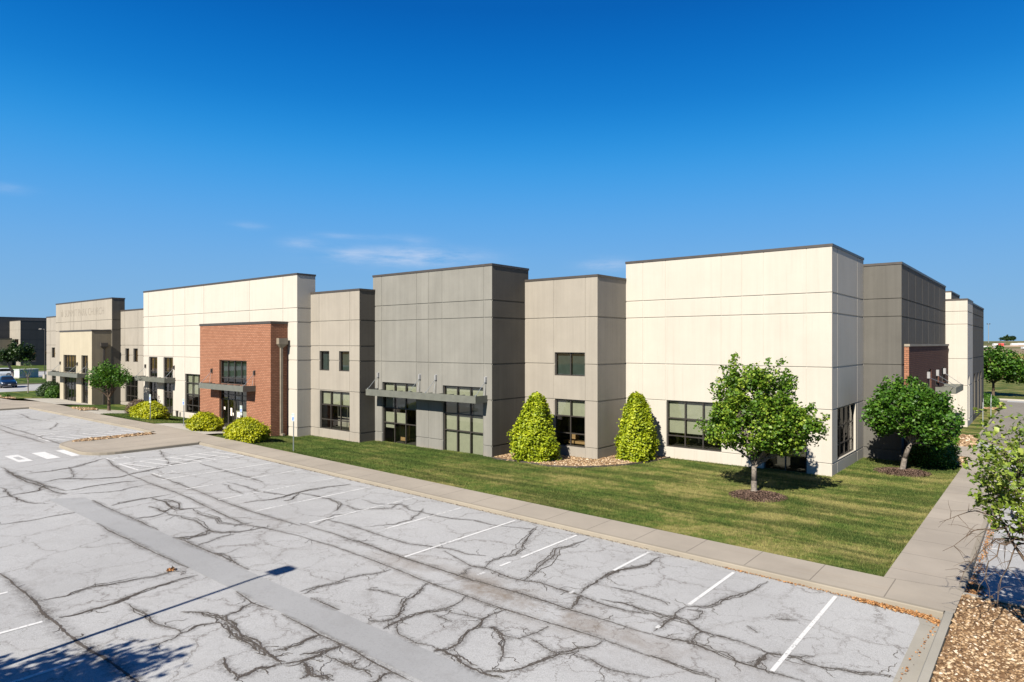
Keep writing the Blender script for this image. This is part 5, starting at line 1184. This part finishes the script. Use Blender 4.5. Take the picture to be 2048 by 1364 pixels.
# ------------------------------------------------------------------ cars
def car_paint(name, col):
    t = NT(name); t.b.inputs['Coat Weight'].default_value = .8; t.b.inputs['Coat Roughness'].default_value = .04; return t.fin(col, .35, .5, .15)
M['tyre'] = simple('tyre_rubber', (.02, .02, .02), .9, .2); M['rim'] = simple('alloy_rim', (.35, .35, .36), .3, .5, .8)
M['carglass'] = simple('dark_car_glass', (.010, .012, .014), .05, .8, 0, .05); M['trim'] = simple('black_plastic_trim', (.02, .02, .022), .6, .3)
M['lampglass'] = simple('headlamp_lens', (.65, .67, .70), .1, .8, .3); M['amber'] = simple('amber_lens', (.65, .14, .02), .2, .6)
def car(label, loc, rz, col, L=4.7, W=1.85, H=1.65, suv=True, group='parked cars'):
    root = tag(empty('parked_car', loc, rz), label, 'car', group); pm = car_paint('car_paint', col)
    hw = W / 2; hb = .98 if suv else .90
    # stations along x (front = +x): x, sill z, belt z, hood/roof z, half width, roof half width
    st = [(2.32, .45, .62, .66, .62, .50), (2.26, .28, .70, .80, .78, .62), (2.05, .24, .76, .90, .88, .72), (1.6, .24, .84, .98, .915, .76), (1.05, .24, .92, 1.06, .925, .78), (.85, .24, .95, 1.12, .925, .76),
          (.45, .24, .97, 1.38, .925, .66), (.15, .24, .98, 1.56, .925, .61), (-.4, .24, .99, 1.62, .925, .61), (-1.1, .24, 1.0, 1.62, .925, .60), (-1.6, .24, 1.01, 1.57, .92, .59), (-1.95, .24, 1.02, 1.38, .91, .62), (-2.2, .26, 1.02, 1.10, .88, .70), (-2.3, .30, .95, 1.02, .82, .66), (-2.33, .5, .70, .74, .72, .60)]
    k = L / 4.65; kz = H / 1.62; kw = W / 1.85
    def prof(s):
        x, zs, zb, zr, w, rw = s; x *= k; cab = zr > zb + .2
        pts = [(0, zs), (w * .90, zs), (w * .985, zs + .10), (w, (zs + zb) / 2), (w * .985, zb - .06), (w * .95, zb)]
        pts += [(rw + .04, zr - .09 if cab else (zb + zr) / 2), (rw - .06, zr - .02), (rw * .5, zr), (0, zr + .012)]
        return [(x, y * kw, z * kz) for y, z in pts]
    PR = [prof(s) for s in st]; body = MB(); gl = MB(); n = len(PR[0])
    for i in range(len(PR) - 1):
        A, B = PR[i], PR[i + 1]; cabin = st[i][3] > st[i][2] + .2 or st[i + 1][3] > st[i + 1][2] + .2
        wsh = (5 <= i <= 6) or (10 <= i <= 11)
        for j in range(n - 1):
            side = (j == 5 and cabin and 5 <= i <= 11); top = (j >= 6 and wsh)
            tgt = gl if (side or top) else body
            for s in (1, -1):
                q = [A[j], B[j], B[j + 1], A[j + 1]]; q = [(x, y * s, z) for x, y, z in q]
                tgt.poly(q if s > 0 else list(reversed(q)))
    for E_ in (PR[0], PR[-1]): body.poly([(x, y, z) for x, y, z in E_] + [(x, -y, z) for x, y, z in reversed(E_[1:-1])])
    def fin(mb, name, mat):
        o = mb.build(name, mat, root, True); bm = bmesh.new(); bm.from_mesh(o.data); bmesh.ops.remove_doubles(bm, verts=bm.verts[:], dist=.001); bmesh.ops.recalc_face_normals(bm, faces=bm.faces[:]); bm.to_mesh(o.data); bm.free()
        return o
    fin(body, 'body', pm); fin(gl, 'windows', M['carglass'])
    tr = MB(); tr.box(2.12 * k, 2.33 * k, -.55 * kw, .55 * kw, .30 * kz, .44 * kz); tr.box(-2.36 * k, -2.2 * k, -.6 * kw, .6 * kw, .32 * kz, .46 * kz); tr.box(2.28 * k, 2.335 * k, -.40 * kw, .40 * kw, .47 * kz, .61 * kz); tr.build('bumper_trim', M['trim'], root)
    for s in (1, -1):
        h = MB(); h.poly([(2.30 * k, s * .52 * kw, .70 * kz), (2.10 * k, s * .86 * kw, .78 * kz), (2.16 * k, s * .86 * kw, .64 * kz), (2.33 * k, s * .52 * kw, .60 * kz)]); h.poly([(2.30 * k, s * .52 * kw, .70 * kz), (2.05 * k, s * .52 * kw, .80 * kz), (1.95 * k, s * .84 * kw, .84 * kz), (2.10 * k, s * .86 * kw, .78 * kz)]); h.build('headlight', M['lampglass'], root)
        h = MB(); h.box(-2.335 * k, -2.20 * k, s * .80 * kw - .07, s * .80 * kw + .07, .80 * kz, .98 * kz); h.build('tail_light', M['amber'], root)
        m_ = MB(); m_.box(.62 * k, .80 * k, min(s * .93 * kw, s * 1.08 * kw), max(s * .93 * kw, s * 1.08 * kw), .98 * kz, 1.12 * kz); m_.build('mirror', pm, root, bevel=.03)
    pl = MB(); pl.box(2.335 * k, 2.345 * k, -.16, .16, .42 * kz, .55 * kz); pl.build('number_plate', M['white'], root)
    for x in (1.42, -1.42):
        for s in (1, -1):
            w = MB(); r0 = .34; y0, y1 = s * (hw - .22), s * (hw + .005); w.tube((x * k, y0, r0), (x * k, y1, r0), r0, n=24); wh = w.build('tyre', M['tyre'], root, bevel=.02)
            w = MB(); w.tube((x * k, y1 - s * .01, r0), (x * k, y1 + s * .012, r0), .22, n=20); w.build('rim', M['rim'], wh)
    return root
car('dark blue car parked nose right in the far left car park', (-112.9, 26.9, -6.05), R(-7), (.003, .010, .024), 4.5, 1.85, 1.60)
car('pale silver car driving on the road at the far left edge', (-150.6, 34.6, -6.05), R(-100), (.55, .58, .62), 4.6, 1.85, 1.6, group='parked cars')
car('white car under the foreground tree at the right edge', (1.15, 32.6, lotz(2)), R(180), (.75, .76, .78), 4.6, 1.85, 1.5)
car('dark navy car beyond the white one at the right edge', (1.9, 38.6, lotz(2)), R(180), (.012, .016, .05), 4.6, 1.85, 1.5)
car('black car with an orange lamp beside the drive at the right edge', (1.35, 50.5, lotz(2)), R(180), (.012, .012, .014), 4.6, 1.85, 1.6)
# ------------------------------------------------------------------ far building site
def far(px, d, z=None):
    lat = (px - 1024) / 1320 * d; X = -.6318 * d + .7751 * lat; Y = .7751 * d + .6318 * lat; return (X, Y, land_z(X, Y) if z is None else z)
FR = R(39.2)
M['red'] = simple('red_container', (.45, .05, .05), .7, .2); M['concrete_far'] = simple('pale_precast', (.55, .53, .50), .8, .2); M['soil_heap'] = simple('pale_soil', (.36, .27, .19), .95, .1)
c = tag(empty('shipping_container', far(2001, 640), FR), 'small red container with a black open end on the distant building site', 'container')
b = MB(); b.box(-1.6, 1.1, -3, 3, .1, 3.0); b.build('shell', M['red'], c); b = MB(); b.box(1.102, 2.6, -2.9, 2.9, .1, 3.0); b.build('open_end', M['room'], c); b = MB(); b.box(-1.7, 2.7, -3.1, 3.1, 3.002, 3.15); b.build('roof', M['white'], c)
c = tag(empty('site_tent', far(1991, 640), FR), 'white rounded tank left of the red container on the distant building site', 'tank')
b = MB(); b.tube((-2.2, 0, 1.5), (2.0, 0, 1.6), 1.5, 1.2, 14); b.build('shell', M['white'], c); c.name = 'storage_tank'
for px0, px1, d, h, m, lab in ((1964, 1974, 600, 1.3, 'white', 'white trailer nearest the end wall of the building on the far site'), (1989, 1996, 590, 1.2, 'white', 'white trailer just in front of the red container'), (2044, 2062, 560, 1.6, 'white', 'white trailer cut by the right edge on the far site'), (2024, 2036, 660, 1.8, 'concrete_far', 'left pale stack of pipes right of the red container'), (2037, 2060, 665, 2.1, 'concrete_far', 'right pale stack of pipes right of the red container')):
    w = (px1 - px0) / 1320 * d; p = far((px0 + px1) / 2, d); c = tag(empty('site_trailer' if m == 'white' else 'pipe_stack', p, FR), lab, 'trailer' if m == 'white' else 'pipes')
    if m == 'white':
        b = MB(); b.box(-w / 2, w / 2, -1.3, 1.3, .7, .7 + h); b.build('shell', M['white'], c); b = MB(); b.box(-w * .3, -w * .18, -1.2, 1.2, 0, .695); b.box(w * .18, w * .3, -1.2, 1.2, 0, .695); b.build('wheels', M['tyre'], c)
    else:
        for r_ in range(3):
            for k in range(4 - r_): b = MB(); b.tube((-w / 2, (k + r_ / 2) * .8, .4 + r_ * .68), (w / 2, (k + r_ / 2) * .8, .4 + r_ * .68), .38, n=8); b.build('pipe', M[m], c)
for px, d, w, h, lab in ((2014, 640, 30, .9, 'low pale soil heap right of the red container'), (1980, 640, 26, .8, 'low pale soil heap left of the red container'), (2045, 645, 34, .9, 'low pale soil heap at the right edge of the far site')):
    p = far(px, d); mb = MB(); na = 20; pv = None
    for j in range(5):
        u = 1 - j / 4; rg = [(p[0] + math.cos(2 * math.pi * i / na) * w / 2 * u * (1 + .15 * math.sin(i * 2.3)), p[1] + math.sin(2 * math.pi * i / na) * w / 2 * u, p[2] - .2 + h * (1 - u * u)) for i in range(na)]
        if pv:
            for i in range(na): mb.poly([pv[i], pv[(i + 1) % na], rg[(i + 1) % na], rg[i]])
        pv = rg
    tag(mb.build('soil_heap', M['soil_heap'], smooth=True), lab, 'heap', 'soil heaps on the far site')
p = far(1977, 760); c = tag(empty('floodlight_mast', (p[0], p[1], p[2]), FR), 'very tall thin floodlight mast on the distant ridge', 'light'); hh = (688 - 649) / 1320 * 760 - p[2]
b = MB(); b.tube((0, 0, 0), (0, 0, hh), .42, .28, 8); b.build('pole', M['steel'], c); b = MB(); b.box(-1.6, 1.6, -.2, .2, hh, hh + .3); b.build('crossbar', M['steel'], c)
for s in (-1.4, 1.4): b = MB(); b.box(s - .55, s + .55, -.3, .3, hh + .301, hh + 1.2); b.build('lamp_head', M['darkmetal'], c)
